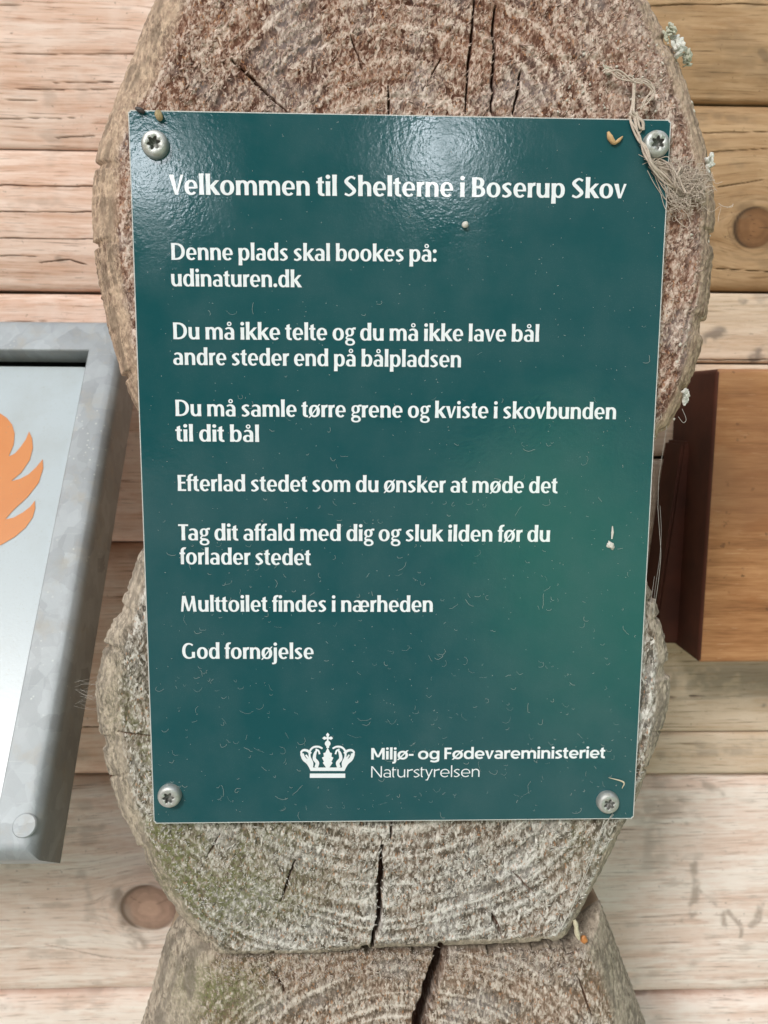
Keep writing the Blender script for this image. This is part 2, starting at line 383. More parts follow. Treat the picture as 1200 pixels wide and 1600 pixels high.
def corner_log(label, outer, inner, pith, y0, chamfer, mat, splint, cracks, moss_fn, stain_fn, ring_sp, tuft_rot, seed,
               n_th=1500, n_r=320, n_splint=2600, splint_ok=None, tuft_amp=0.0005, back=0.30):
    O = [xz(u, v, y0 + chamfer * .9) for u, v in outer]; I = [xz(u, v, y0) for u, v in inner]; c = np.array(xz(*pith, y0))
    th = np.linspace(0, 2 * math.pi, n_th, endpoint=False)
    ro, ri = poly_radius(O, c, th), poly_radius(I, c, th)
    k = np.ones(5) / 5
    sm = lambda r: np.convolve(np.r_[r[-2:], r, r[:2]], k, 'valid')
    ro, ri = sm(sm(ro)), sm(ri)
    ro = ro + 0.0022 * (fbm(np.cos(th) * 5 + 9, np.sin(th) * 5 + 9, 4, seed) - .5) + 0.0005 * (vnoise(th * 90, th * 0, seed=seed + 5) - .5) - 0.0022 * sstep(.78, .9, vnoise(th * 28, th * 0, seed=seed + 6))
    ri = np.minimum(ri + 0.004 * (fbm(np.cos(th) * 9 + 3, np.sin(th) * 9 + 5, 4, seed + 3) - .5), ro - 0.0015)
    nb = 40
    rows = []
    for t in np.linspace(0.0, 1, n_r): rows.append((ri * max(t, 0.004), np.zeros(n_th), np.zeros(n_th)))
    for t in np.linspace(0, 1, nb + 1)[1:]:
        bulge = math.sin(t * math.pi / 2); dep = 1 - math.cos(t * math.pi / 2)
        rows.append((ri + (ro - ri) * (0.35 * t + 0.65 * bulge), chamfer * (0.45 * t + 0.55 * dep) * np.ones(n_th), np.full(n_th, sstep(0.0, 0.3, t))))
    rr = np.stack([a for a, _, _ in rows]); dep = np.stack([b for _, b, _ in rows]); rim = np.stack([g for _, _, g in rows])
    X = c[0] + rr * np.cos(th); Z = c[1] + rr * np.sin(th)
    mm = 1000.0
    # annual rings: slightly eccentric, uneven spacing
    wob = 0.010 * (fbm(X * 14, Z * 14, 3, seed + 11) - .5)
    rad = np.hypot((X - c[0]) * 1.02, (Z - c[1])) + wob
    ph = rad / ring_sp + 0.9 * (vnoise(rad * 160, rad * 0, seed=seed + 12))
    fr_ = ph - np.floor(ph)
    ringv = np.exp(-((fr_ - 0.70) / 0.20) ** 2) * (0.25 + 0.75 * vnoise(np.floor(ph) * 3.7, X * 25, seed=seed + 2))
    ringv = ringv * np.clip(0.5 + 1.3 * (fbm(X * 330, Z * 330, 2, seed + 15) - .2), 0, 1)
    ca, sa = math.cos(tuft_rot), math.sin(tuft_rot)
    palev = np.exp(-((fr_ - 0.22) / 0.09) ** 2) * sstep(.45, .7, vnoise(np.floor(ph) * 5.1 + 2, np.arctan2(Z - c[1], X - c[0]) * 3.0, seed=seed + 3))
    tt = np.stack([np.full(n_th, max(0, k_ - n_r + 1) / nb) for k_ in range(len(rows))]) + 0.10 * (fbm(X * 30, Z * 30, 2, seed + 4) - .5)
    rl = rim * sstep(.50, .72, vnoise(tt * 12, np.repeat(th[None] * 9, len(rows), 0), seed=seed + 7)) * sstep(.25, .55, fbm(X * 160, Z * 160, 2, seed + 8))
    U, W = (X * ca + Z * sa) * mm, (-X * sa + Z * ca) * mm
    warp = 3 * (fbm(X * 60, Z * 60, 2, seed + 21) - .5)
    t1 = vnoise((U + warp) / 0.85, W / 2.3, seed=seed + 31); t2 = vnoise((U - warp) / 0.5, W / 1.3, seed=seed + 32)
    t3 = fbm(X * 260, Z * 260, 3, seed + 33)
    tuft = np.clip(0.50 * t1 + 0.28 * t2 + 0.34 * t3 - 0.03 + 0.27 * (0.3 - ringv), 0, 1)
    coarse = fbm(X * 40, Z * 40, 3, seed + 41) - .5
    tear = np.clip(fbm(X * 110, Z * 260, 3, seed + 45) - 0.60, 0, 1) * 6
    face = 1 - rim
    disp = tuft_amp * (tuft - .5) * 2 * (0.25 + 0.75 * face) + 0.0008 * coarse - 0.00022 * (ringv) * face - 0.0005 * tear * face
    crk = np.zeros_like(X)
    for (pts, wmm, dmm) in cracks:
        P = [xz(u, v, y0) for u, v in pts]
        jit = 0.0011 * (fbm(X * 230, Z * 230, 2, seed + 51) - .5) * min(wmm, 2.5)
        D, T = seg_dist(X + jit, Z + jit * .3, P)
        w = wmm / 2000 * (0.45 + 0.55 * np.sin(np.clip(T, 0.03, 0.97) * math.pi)) if wmm < 4 else wmm / 2000 * (0.75 + 0.3 * T)
        m_ = 1 - sstep(w * 0.55, w * 1.25, D); disp = disp - dmm / 1000 * m_; crk = np.maximum(crk, m_)
    Y = y0 + dep - disp
    nrm_out = rim * 0.0007 * (tuft - .5)
    X = X + nrm_out * np.cos(th); Z = Z + nrm_out * np.sin(th)
    V = np.stack([X, Y, Z], -1).reshape(-1, 3)
    nr = len(rows); i = np.arange(nr - 1)[:, None]; j = np.arange(n_th)[None, :]; j2 = (j + 1) % n_th
    Q = np.stack([i * n_th + j, i * n_th + j2, (i + 1) * n_th + j2, (i + 1) * n_th + j], -1).reshape(-1, 4)
    t = empty('corner_log', (c[0], y0, c[1]), label, 'log', 'log ends stacked at the shelter corner')
    me = np_mesh('end_grain', V, Q)
    x_, z_ = X.reshape(-1), Z.reshape(-1)
    attr(me, 'tuft', tuft.reshape(-1)); attr(me, 'ring', ringv.reshape(-1)); attr(me, 'rim', rim.reshape(-1)); attr(me, 'crack', crk.reshape(-1)); attr(me, 'pale', palev.reshape(-1)); attr(me, 'rim_line', rl.reshape(-1))
    # moss and stains given in photograph pixels on the log's own face
    attr(me, 'moss', moss_fn(x_, z_) * (0.25 + 0.75 * sstep(.35, .62, fbm(x_ * 60, z_ * 60, 4, seed + 61))))
    attr(me, 'stain', stain_fn(x_, z_) * sstep(.35, .6, fbm(x_ * 35, z_ * 35, 4, seed + 62)))
    link('end_grain', me, mat, t, True)
    # the round side running back to the wall
    ys = [y0 + chamfer - 0.0003, y0 + chamfer + 0.03, y0 + 0.12, back]
    ro2 = ro - 0.0004
    SV = np.concatenate([np.stack([c[0] + ro2 * np.cos(th), np.full(n_th, y), c[1] + ro2 * np.sin(th)], 1) for y in ys])
    i = np.arange(len(ys) - 1)[:, None]
    SQ = np.stack([i * n_th + j, i * n_th + j2, (i + 1) * n_th + j2, (i + 1) * n_th + j], -1).reshape(-1, 4)
    link('log_side', np_mesh('log_side', SV, SQ), MAT_LOGSIDE, t, True)
    # torn fibres standing off the sawn face
    rng = np.random.default_rng(seed)
    sv, sq = [], []
    flat = np.flatnonzero((face.reshape(-1) > 0.5) & (crk.reshape(-1) < .3) & (np.arange(len(x_)) > 30 * n_th))
    wgt = (0.15 + np.clip(tuft.reshape(-1)[flat] - .4, 0, 1) * 3) * rr.reshape(-1)[flat] * np.repeat((0.3 + 0.7 * (1 - ringv)).reshape(-1)[flat][:, None], 1, 1)[:, 0]
    okm = splint_ok(x_[flat], z_[flat]); wgt = wgt * okm; wgt /= wgt.sum()
    pick = rng.choice(flat, n_splint, p=wgt)
    for p in pick:
        b = V[p]; a = math.pi / 2 + tuft_rot + rng.normal(0, .55); L = rng.gamma(2.0, .00048) + .0005; w = rng.uniform(.00016, .00042) * (1 + L * 200)
        up = np.array([math.cos(a), -rng.uniform(.15, .75), math.sin(a)]); up /= np.linalg.norm(up)
        sd = np.cross(up, [0, 1, 0]); sd /= np.linalg.norm(sd); nn = np.cross(sd, up)
        o = len(sv)
        b = b + np.array([0, .0003, 0])
        m1 = b + up * L * .55 + nn * rng.normal(0, .00015)
        sv += [b - sd * w * .5, b + sd * w * .5, m1 + sd * w * .55, m1 - sd * w * .55, b + up * L + sd * w * .2, b + up * L - sd * w * .25,
               m1 + nn * w * .45 - up * L * .1]
        sq += [(o, o + 1, o + 6, o), (o + 1, o + 2, o + 6, o + 1), (o + 2, o + 4, o + 6, o + 2), (o + 4, o + 5, o + 6, o + 4), (o + 5, o + 3, o + 6, o + 5), (o + 3, o, o + 6, o + 3),
               (o, o + 3, o + 2, o + 1), (o + 3, o + 5, o + 4, o + 2)]
    tri = [f[:3] for f in sq if f[0] == f[3]] + [q for f in sq if f[0] != f[3] for q in ((f[0], f[1], f[2]), (f[0], f[2], f[3]))]
    so = link('splinter_fuzz', np_mesh('splinter_fuzz', np.array(sv), np.array(tri)), MAT_SPLINT[splint], t)
    so['kind'] = 'stuff'
    return t

# everything the sign covers needs no fibres
SX0, SX1, SZ0, SZ1 = -0.105, 0.105, -0.1456, 0.1456
off_sign = lambda x, z: (~((x > SX0 + .003) & (x < SX1 - .003) & (z > SZ0 + .003) & (z < SZ1 - .003))).astype(float)
def px_blob(cx, cy, rx, ry, y0=0.005):
    p = xz(cx, cy, y0); s = 0.000265
    return lambda x, z: np.exp(-(((x - p[0]) / (rx * s)) ** 2 + ((z - p[1]) / (ry * s)) ** 2))
def blobs(*bs):
    fs = [(px_blob(*b[:4]), b[4]) for b in bs]
    return lambda x, z: np.clip(sum(f(x, z) * w for f, w in fs), 0, 1)
Y_END = 0.0052
L1_out = [(300, -95), (238, 0), (205, 85), (170, 180), (150, 240), (142, 300), (145, 380), (152, 440), (165, 510), (186, 585), (212, 640), (296, 732),
          (960, 732), (1040, 676), (1062, 640), (1082, 590), (1098, 540), (1108, 470), (1114, 400), (1117, 330), (1113, 280), (1102, 220), (1087, 170), (1062, 100), (1037, 50), (1012, 0),
          (960, -80), (850, -150), (620, -185), (420, -150)]
L1_in = [(352, -80), (300, 25), (285, 65), (262, 130), (215, 180), (200, 240), (195, 300), (198, 380), (205, 450), (215, 520), (235, 590), (260, 640), (310, 720),
         (945, 720), (1015, 676), (1040, 640), (1058, 590), (1070, 540), (1080, 470), (1087, 400), (1088, 330), (1082, 280), (1072, 220), (1055, 170), (1030, 100), (1003, 50), (978, 0),
         (930, -70), (840, -130), (620, -160), (430, -130)]
corner_log('reddish brown sawn log end behind the top half of the green sign', L1_out, L1_in, (625, 345), Y_END, 0.013, MAT_LOG_A, 'brown',
           [([(742, -10), (736, 60), (731, 110), (727, 178)], 1.0, 5), ([(773, 10), (771, 80), (768, 175)], 1.3, 6), ([(813, 110), (808, 145), (802, 178)], 1.0, 5),
            ([(606, 135), (607, 185)], 0.9, 4), ([(362, 92), (400, 128), (450, 176)], 1.1, 4), ([(548, 55), (560, 85), (566, 110)], .8, 3), ([(690, 90), (660, 140)], .5, 2)],
           blobs((1020, 60, 90, 120, .5), (1090, 420, 40, 200, .25)), blobs((330, 90, 120, 140, .9), (480, 140, 140, 60, .5), (900, 60, 200, 60, .3)), 0.0078, -0.75, 101,
           splint_ok=off_sign, n_splint=6500)
L2_out = [(330, 742), (219, 868), (188, 940), (163, 1000), (150, 1075), (152, 1120), (162, 1180), (182, 1255), (215, 1325), (270, 1418), (330, 1482), (348, 1489), (480, 1487), (600, 1480), (872, 1467),
          (888, 1455), (935, 1368), (982, 1278), (1008, 1214), (1027, 1165), (1042, 1112), (1048, 1067), (1041, 1000), (1025, 940), (990, 860), (880, 742)]
L2_in = [(345, 752), (250, 868), (228, 940), (205, 1000), (198, 1075), (200, 1130), (210, 1190), (222, 1255), (246, 1325), (292, 1412), (344, 1474), (358, 1481), (480, 1480), (600, 1473), (864, 1460),
         (876, 1448), (926, 1362), (974, 1272), (994, 1210), (1006, 1160), (1016, 1112), (1020, 1067), (1014, 1000), (1000, 940), (970, 860), (866, 752)]
corner_log('grey mossy log end with sloping lower corners behind the lower half of the green sign', L2_out, L2_in, (606, 1030), Y_END, 0.009, MAT_LOG_B, 'grey',
           [([(598, 1322), (594, 1360), (591, 1395), (590, 1440), (584, 1470), (581, 1490)], 2.6, 12), ([(613, 1280), (611, 1312)], .9, 4), ([(462, 1345), (448, 1380), (438, 1408)], 1.0, 4),
            ([(768, 1428), (776, 1448), (786, 1468)], 1.2, 5), ([(800, 1362), (836, 1400)], .9, 3), ([(345, 1300), (320, 1345)], .6, 2), ([(180, 1145), (240, 1150)], .7, 2)],
           blobs((280, 1340, 110, 130, .95), (400, 1400, 150, 70, .6), (225, 1230, 50, 120, .7), (180, 1120, 40, 150, .35), (380, 1310, 120, 40, .6), (930, 1310, 90, 60, .5)),
           blobs((200, 1100, 60, 160, .5), (330, 1440, 80, 40, .5), (560, 1330, 160, 50, .3)), 0.0062, -0.5, 202,
           splint_ok=lambda x, z: off_sign(x, z) * (0.03 + (z < -0.12)), n_splint=6500, tuft_amp=0.00055)
L3_out = [(262, 1460), (285, 1425), (330, 1440), (900, 1440), (915, 1372), (926, 1379), (975, 1500), (1010, 1600), (1030, 1720), (1020, 1850), (960, 2000), (620, 2080), (280, 2000), (195, 1850), (190, 1720), (221, 1600)]
L3_in = [(340, 1496), (378, 1503), (500, 1489), (700, 1484), (892, 1476), (905, 1482), (925, 1530), (950, 1600), (975, 1720), (970, 1830), (920, 1960), (620, 2040), (320, 1960), (255, 1830), (285, 1720), (328, 1600), (336, 1550)]
corner_log('weathered log end with a wide open split, lowest of the corner stack', L3_out, L3_in, (632, 1795), 0.014, 0.022, MAT_LOG_C, 'pale',
           [([(695, 1470), (684, 1510), (670, 1550), (655, 1600), (640, 1680), (632, 1790)], 7.5, 22), ([(415, 1505), (440, 1540), (452, 1565)], 1.0, 4), ([(905, 1530), (925, 1590)], .8, 3)],
           blobs((350, 1560, 70, 90, .85), (280, 1560, 60, 90, .55), (960, 1560, 40, 90, .4)), blobs((600, 1530, 90, 40, .6), (450, 1500, 120, 30, .6)), 0.0060, 0.15, 303,
           splint_ok=lambda x, z: off_sign(x, z) * (0.02 + (z > -0.235)), n_splint=4200)

# ------------------------------------------------------------------ the log wall behind
WALL_Y = 0.24
def wall_log(label, x0, x1, z0, z1, mat, seed, group, knots=(), cracks=(), stains=(), rnd=0.007, nx=380, nz=200):
    """one squared log with rounded edges; knots, cracks and stains in metres on its face"""
    dz = z1 - z0; x = np.linspace(x0, x1, nx); s = np.linspace(0, 1, nz)
    # cross-section: back top -> rounded edge -> face -> rounded edge -> back bottom
    n_b = 14; a = np.linspace(0, math.pi / 2, n_b)
    zt = z1 - rnd * 1.6 * (1 - np.sin(a)); yt = WALL_Y + rnd * (1 - np.cos(math.pi / 2 - a))[::1]
    top_z = z1 - rnd * 1.6 * (1 - np.cos(a))[::1]; top_y = WALL_Y + rnd * (1 - np.sin(a))
    fz = np.linspace(z1 - rnd * 1.6, z0 + rnd * 1.6, nz)
    prof_z = np.r_[z1, top_z, fz[1:-1], (z0 + z1) - top_z[::-1], z0]
    bul = 0.005 if dz > .08 else 0.0
    prof_y = np.r_[WALL_Y + 0.11, top_y, WALL_Y - bul * (1 - np.linspace(-1, 1, nz)[1:-1] ** 2), top_y[::-1], WALL_Y + 0.11]
    X, Z = np.meshgrid(x, prof_z); Y = np.repeat(prof_y[:, None], nx, 1)
    zc = (z0 + z1) / 2
    G = Z + 0.004 * (fbm(X * 9, Z * 20, 3, seed) - .5) + 0.06 * (X - x0) * (vnoise(Z * 0 + 1, Z * 0, seed=seed) - .5)
    KN = np.zeros_like(X); KR = np.zeros_like(X)
    for (kx, kz, kr) in knots:
        dx, dz_ = (X - kx), (Z - kz) ; wv = 1 + 0.16 * (fbm(X * 60, Z * 60, 2, seed + 5) - .5)
        rho = np.hypot(dx / 1.12, dz_) * wv
        G = G - np.sign(dz_) * kr * 0.95 * np.exp(-(np.abs(dx) / (kr * 1.9)) ** 2) * np.exp(-np.abs(dz_) / (kr * 2.4)) * np.clip(np.abs(dz_) / (kr * .5), 0, 1)
        KN = np.maximum(KN, 1 - sstep(kr * .93, kr * 1.05, rho)); KR = np.where(rho < kr * 1.1, rho / kr, KR)
    CR = np.zeros_like(X); D_ = np.zeros_like(X)
    for (pts, wmm) in cracks:
        jit = 0.0016 * (fbm(X * 55, Z * 0, 3, seed + 7) - .5)
        D, T = seg_dist(X, Z + jit, pts); w = wmm / 3000 * (0.15 + 0.75 * vnoise(X * 60, X * 0, seed=seed + 8)) * np.clip(np.minimum(T, 1 - T) * 8, 0.15, 1)
        m_ = 1 - sstep(w * .6, w * 1.3 + .0002, D); CR = np.maximum(CR, m_); D_ -= 0.003 * m_
    for (kx, kz, kr) in knots:      # dark ring round each knot
        rho = np.hypot((X - kx) / 1.12, Z - kz); 
        ang = np.arctan2(Z - kz, X - kx)
        CR = np.maximum(CR, np.exp(-((rho - kr) / (kr * (.045 + .05 * np.clip(-np.cos(ang), 0, 1)))) ** 2) * (0.35 + 0.65 * sstep(-.2, .5, -np.cos(ang + .3))))
        CR = np.maximum(CR, 0.42 * sstep(.5, .72, vnoise(rho / kr * 9 + 1.5 * vnoise(X * 40, Z * 40, seed=seed + 29), ang * 1.5, seed=seed + 19)) * np.exp(-np.clip(rho - kr, 0, 9) / (kr * .55)) * (rho > kr))
        CR = np.maximum(CR, 0.8 * (np.abs(np.sin(ang * 1.5 + seed)) < .03) * (rho < kr * .8) * (rho > kr * .1))
    ST = 0.40 * sstep(.62, .80, fbm(X * 45, Z * 90, 5, seed + 13))
    for (pts, wmm, amt) in stains:
        D, T = seg_dist(X + 0.004 * (fbm(X * 120, Z * 120, 3, seed + 14) - .5), Z, pts)
        ST = np.maximum(ST, amt * (1 - sstep(wmm / 4000, wmm / 1000, D)) * sstep(.25, .6, fbm(X * 150, Z * 150, 3, seed + 15)))
    Y = Y - D_ - 0.0009 * (fbm(X * 20, Z * 160, 4, seed + 16) - .5) - 0.002 * (fbm(X * 8, Z * 8, 2, seed + 17) - .5)
    V = np.stack([X, Y, Z], -1).reshape(-1, 3); nr = len(prof_z)
    i = np.arange(nr - 1)[:, None]; j = np.arange(nx - 1)[None, :]
    Q = np.stack([i * nx + j, (i + 1) * nx + j, (i + 1) * nx + j + 1, i * nx + j + 1], -1).reshape(-1, 4)
    # back and ends close the log
    b0 = len(V)
    back = np.array([[x0, WALL_Y + .11, z1], [x1, WALL_Y + .11, z1], [x1, WALL_Y + .11, z0], [x0, WALL_Y + .11, z0]]); V = np.r_[V, back]
    Q = np.r_[Q, [[b0, b0 + 1, b0 + 2, b0 + 3]]]
    me = np_mesh('wall_log', V, Q)
    for nm, a_ in (('grain', G), ('knot', KN), ('knot_ring', KR), ('crack', CR), ('stain', ST)): attr(me, nm, np.r_[a_.reshape(-1), np.zeros(4)])
    o = link('wall_log', me, mat, None, True)
    tag(o, label, 'wall log', group); return o
def wp(u, v): return xz(u, v, WALL_Y)
def wline(*pts): return [wp(*p) for p in pts]
def zl(v): return wp(60, v)[1]
def zr(v): return wp(1150, v)[1]
GL, GR = 'logs of the wall left of the corner', 'logs of the wall right of the corner'
gp = 0.0012
wall_log('pale pink wall log at the upper left with fine drying cracks', -0.62, -0.055, zl(455) + gp, zl(232) - .0004, MAT_PALE, 11, GL,
         cracks=[(wline((-400, 287), (60, 293), (300, 293)), .9), (wline((-500, 3 + 333), (300, 333)), .8), (wline((-400, 373), (300, 376)), .6), (wline((60, 412), (110, 406), (135, 414)), 1.2), (wline((-500, 3 + 395), (60, 402)), .5)],
         stains=[(wline((95, 405), (110, 420)), 3, .8)], rnd=.004)
wall_log('pale wall log in the upper left corner above the long thin seam', -0.62, -0.055, zl(232) + .0004, zl(-70), MAT_PALE, 12, GL,
         cracks=[(wline((-500, 3 + 88), (90, 89), (330, 90)), 1.0), (wline((90, 133), (180, 133)), .9), (wline((-500, 3 + 140), (40, 143), (330, 144)), .7), (wline((-10, 158), (60, 160)), .6), (wline((90, 215), (150, 212)), 2.0), (wline((-500, 3 + 190), (120, 186)), .5), (wline((-500, 3 + 14), (80, 12)), .6)],
         rnd=.0022)
wall_log('pale wall log half hidden behind the metal framed fire sign', -0.62, -0.055, zl(850) + gp, zl(455) - gp, MAT_PALE, 13, GL,
         cracks=[(wline((-500, 3 + 500), (150, 504)), .5), (wline((120, 760), (210, 762)), .7)], rnd=.006)
wall_log('wall log low behind the right edge of the metal framed fire sign', -0.62, -0.055, zl(1222) + gp, zl(850) - gp, MAT_PALE, 14, GL,
         cracks=[(wline((100, 1130), (190, 1135)), .6)], rnd=.014)
wall_log('bleached wall log at the lower left with a round knot', -0.62, -0.055, zl(1560) + gp, zl(1222) - gp, MAT_WHITE_PINE, 15, GL,
         knots=[(*wp(236, 1412), .0185)], cracks=[(wline((0, 1432), (20, 1431)), 2.0), (wline((70, 1470), (160, 1492), (230, 1500)), .9)],
         stains=[(wline((190, 1390), (200, 1440), (220, 1470)), 9, .8), (wline((90, 1300), (160, 1290)), 5, .5), (wline((0, 1350), (60, 1345)), 4, .5), (wline((40, 1480), (180, 1495)), 5, .35), (wline((130, 1360), (150, 1440)), 6, .4)], rnd=.012)
wall_log('bleached wall log along the bottom left corner', -0.62, -0.055, zl(1960), zl(1560) - gp, MAT_WHITE_PINE, 16, GL, rnd=.009)
wall_log('amber wall log in the upper right corner above a long dark crack', 0.055, 0.62, zr(160) + .0005, zr(-70), MAT_AMBER, 21, GR,
         cracks=[(wline((1010, 14), (1100, 12), (1500, 12)), .9)],
         stains=[(wline((1130, 60), (1190, 110)), 14, .35), (wline((1185, 85), (1195, 95)), 4, .8), (wline((1090, 120), (1150, 100)), 8, .3)], rnd=.0022)
wall_log('amber wall log with a round dark knot beside the top of the green sign', 0.055, 0.62, zr(455) + gp, zr(160) - .0005, MAT_AMBER, 22, GR,
         knots=[(*wp(1176, 358), .0135)],
         cracks=[(wline((1095, 209), (1210, 206)), .8), (wline((1105, 240), (1210, 233)), .7), (wline((1115, 296), (1150, 290), (1185, 284)), .9), (wline((1110, 420), (1210, 425)), .6)],
         stains=[(wline((1120, 180), (1180, 190)), 4, .5)], rnd=.006)
wall_log('tan wall log directly above the brown wooden board', 0.055, 0.62, zr(568) + .0006, zr(455) - gp, MAT_TAN, 23, GR,
         cracks=[(wline((1060, 562), (1210, 563)), .5)], stains=[(wline((1105, 528), (1125, 518)), 6, .9), (wline((1178, 560), (1190, 552)), 7, 1.0), (wline((1160, 470), (1185, 440)), 4, .9), (wline((1135, 490), (1142, 492)), 3, .8)], rnd=.003)
wall_log('wall log mostly covered by the brown wooden board', 0.055, 0.62, zr(716) + gp, zr(568) - .0006, MAT_TAN, 24, GR, rnd=.003)
wall_log('tan wall log under the brown wooden board, with a straight seam below', 0.055, 0.62, zr(1145) + .0005, zr(716) - gp, MAT_TAN, 25, GR,
         cracks=[(wline((1040, 1088), (1100, 1086)), .6)], stains=[(wline((1040, 1060), (1200, 1056)), 16, .45), (wline((1050, 1090), (1200, 1082)), 3, .35), (wline((1185, 1098), (1190, 1100)), 3, .9)], rnd=.003)
wall_log('narrow tan wall log strip above the dark groove at the lower right', 0.055, 0.62, zr(1212) + gp, zr(1145) - .0005, MAT_TAN, 26, GR,
         stains=[(wline((1030, 1180), (1200, 1172)), 5, .4)], rnd=.0028)
wall_log('bleached wall log with dark scribble stains at the lower right', 0.055, 0.62, zr(1560) + gp, zr(1212) - gp, MAT_WHITE_PINE, 27, GR,
         stains=[(wline((1080, 1345), (1083, 1390), (1078, 1420), (1066, 1432)), 4.5, .8), (wline((1088, 1385), (1120, 1412)), 2.0, .7), (wline((1125, 1420), (1128, 1448)), 3, .8), (wline((1132, 1418), (1152, 1440), (1154, 1458)), 3, .8),
                 (wline((1185, 1400), (1180, 1430), (1170, 1440)), 4, .8), (wline((1100, 1228), (1130, 1240)), 4, .7), (wline((1065, 1272), (1072, 1280)), 5, .8), (wline((1000, 1270), (1060, 1255)), 14, .4), (wline((1020, 1300), (1010, 1345)), 12, .4)],
         rnd=.012)
wall_log('bleached wall log along the bottom right corner', 0.055, 0.62, zr(1960), zr(1560) - gp, MAT_WHITE_PINE, 28, GR, rnd=.009)

# ------------------------------------------------------------------ brown wooden board on the right
def board_mat():
    M = Mat('brown_stained_wood', 0.5, 0, 0.4)
    v = M.coord((9, 40, 130)); n1 = M.noise(1.0, 6, v, 0.62); n2 = M.noise(1.0, 4, M.coord((60, 600, 900))); bl = M.noise(22, 4)
    f = M.math('MULTIPLY_ADD', n2, .35, M.math('MULTIPLY', n1, .65))
    c = M.ramp(f, [(.34, (.19, .072, .024)), (.5, (.37, .168, .066)), (.66, (.50, .265, .12))])
    c = M.mix(M.ramp(bl, [(.5, 0.0), (.72, .6)]), c, (.40, .21, .10))
    sp = M.ramp(M.noise(140, 5), [(.64, 0.0), (.70, .75)])
    c = M.mix(sp, c, (.13, .06, .025))
    c = M.mix(M.ramp(M.noise(1.0, 5, M.coord((25, 25, 70), (0, .5, 0))), [(.55, 0.0), (.66, .6)]), c, (.30, .115, .038))
    c = M.mix(M.ramp(M.noise(1.0, 4, M.coord((60, 60, 900), (0, -.35, 0))), [(.66, 0.0), (.72, .5)]), c, (.66, .44, .26))
    c = M.mix(M.ramp(M.noise(1.0, 3, M.coord((14, 400, 420), (0, .08, 0))), [(.27, .8), (.33, 0.0)]), c, (.10, .04, .016))
    c = M.mix(M.ramp(M.noise(9, 5), [(.45, 0.0), (.65, .6)]), c, (.23, .105, .05))
    return M.done(c, M.bump(f, .3, .001), M.math('MULTIPLY_ADD', n1, .3, .4))
def board():
    yf, yb = 0.170, WALL_Y - 0.0045
    a = at(1119, 576, yf); b = at(1092, 1036, yf)
    x0, x1, z1, z0 = (a[0] + b[0]) / 2, 0.44, a[2], b[2]
    bm = bmesh.new()
    bmesh.ops.create_cube(bm, size=1, matrix=Matrix.Translation(((x0 + x1) / 2, (yf + yb) / 2, (z0 + z1) / 2)) @ Matrix.Diagonal((x1 - x0, yb - yf, z1 - z0, 1)))
    bmesh.ops.bevel(bm, geom=list(bm.edges), offset=0.0028, segments=4, affect='EDGES', profile=0.5)
    me = bpy.data.meshes.new('wooden_board'); bm.to_mesh(me); bm.free()
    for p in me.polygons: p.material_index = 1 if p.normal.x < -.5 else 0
    dark = plain('shaded_red_stain', (.075, .019, .008), .8, .7, 40)  # deep red stain, darkened further with the left side's shade
    t = empty('wooden_board', ((x0 + x1) / 2, yb, z0), 'thick brown stained wooden board fixed to the log wall right of the green sign', 'wooden board')
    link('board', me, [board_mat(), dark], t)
    p0, p1 = at(1037, 690, .205), at(1037, 1006, .205)         # dark box added behind its left edge, filling the dark zone there
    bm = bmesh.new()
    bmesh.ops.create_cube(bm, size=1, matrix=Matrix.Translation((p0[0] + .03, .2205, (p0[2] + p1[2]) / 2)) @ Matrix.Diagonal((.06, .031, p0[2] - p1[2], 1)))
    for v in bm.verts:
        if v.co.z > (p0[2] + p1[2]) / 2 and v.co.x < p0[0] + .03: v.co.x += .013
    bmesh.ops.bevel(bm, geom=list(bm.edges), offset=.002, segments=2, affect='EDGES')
    me = bpy.data.meshes.new('rear_box'); bm.to_mesh(me); bm.free(); link('rear_box', me, dark, t)
board()

# ------------------------------------------------------------------ galvanised fire sign on the left
def galv_mat():
    M = Mat('galvanised_steel', 0.55, 0.35, 0.5)
    wv = M.mix(.012, M.coord(), M.noise(60, 4)); sp = M.vor(75, wv, out='Color'); sp2 = M.vor(170, M.coord((1, 1, .6)), out='Color'); n = M.noise(38, 5); n2 = M.noise(400, 4)
    sx = M.n.new('ShaderNodeSeparateColor'); M.l.new(sp, sx.inputs[0]); sy = M.n.new('ShaderNodeSeparateColor'); M.l.new(sp2, sy.inputs[0])
    f = M.math('MULTIPLY_ADD', sx.outputs[0], .28, M.math('MULTIPLY_ADD', sy.outputs[1], .14, M.math('MULTIPLY', n, .62)))
    c = M.ramp(f, [(.25, (.25, .267, .275)), (.5, (.315, .338, .35)), (.75, (.385, .413, .43))])
    spot = M.ramp(M.vor(260), [(.10, .7), (.16, 0.0)])
    sel = M.ramp(M.noise(25, 2), [(.52, 0.0), (.6, 1.0)])
    c = M.mix(M.math('MULTIPLY', spot, sel), c, (.50, .52, .50))
    dirt = M.ramp(M.noise(70, 7, None, .65), [(.53, 0.0), (.70, .6)])
    c = M.mix(dirt, c, (.33, .31, .27))
    M.inp(M.b.inputs['Metallic'], M.math('MULTIPLY_ADD', dirt, -.3, .35))
    scr = M.ramp(M.noise(1.0, 4, M.coord((30, 900, 500), (.3, .5, .2))), [(.66, 0.0), (.70, .35)])
    c = M.mix(scr, c, (.46, .48, .49))
    return M.done(c, M.bump(n2, .15, .0006), M.math('MULTIPLY_ADD', n, .3, .42))
MAT_GALV = galv_mat()
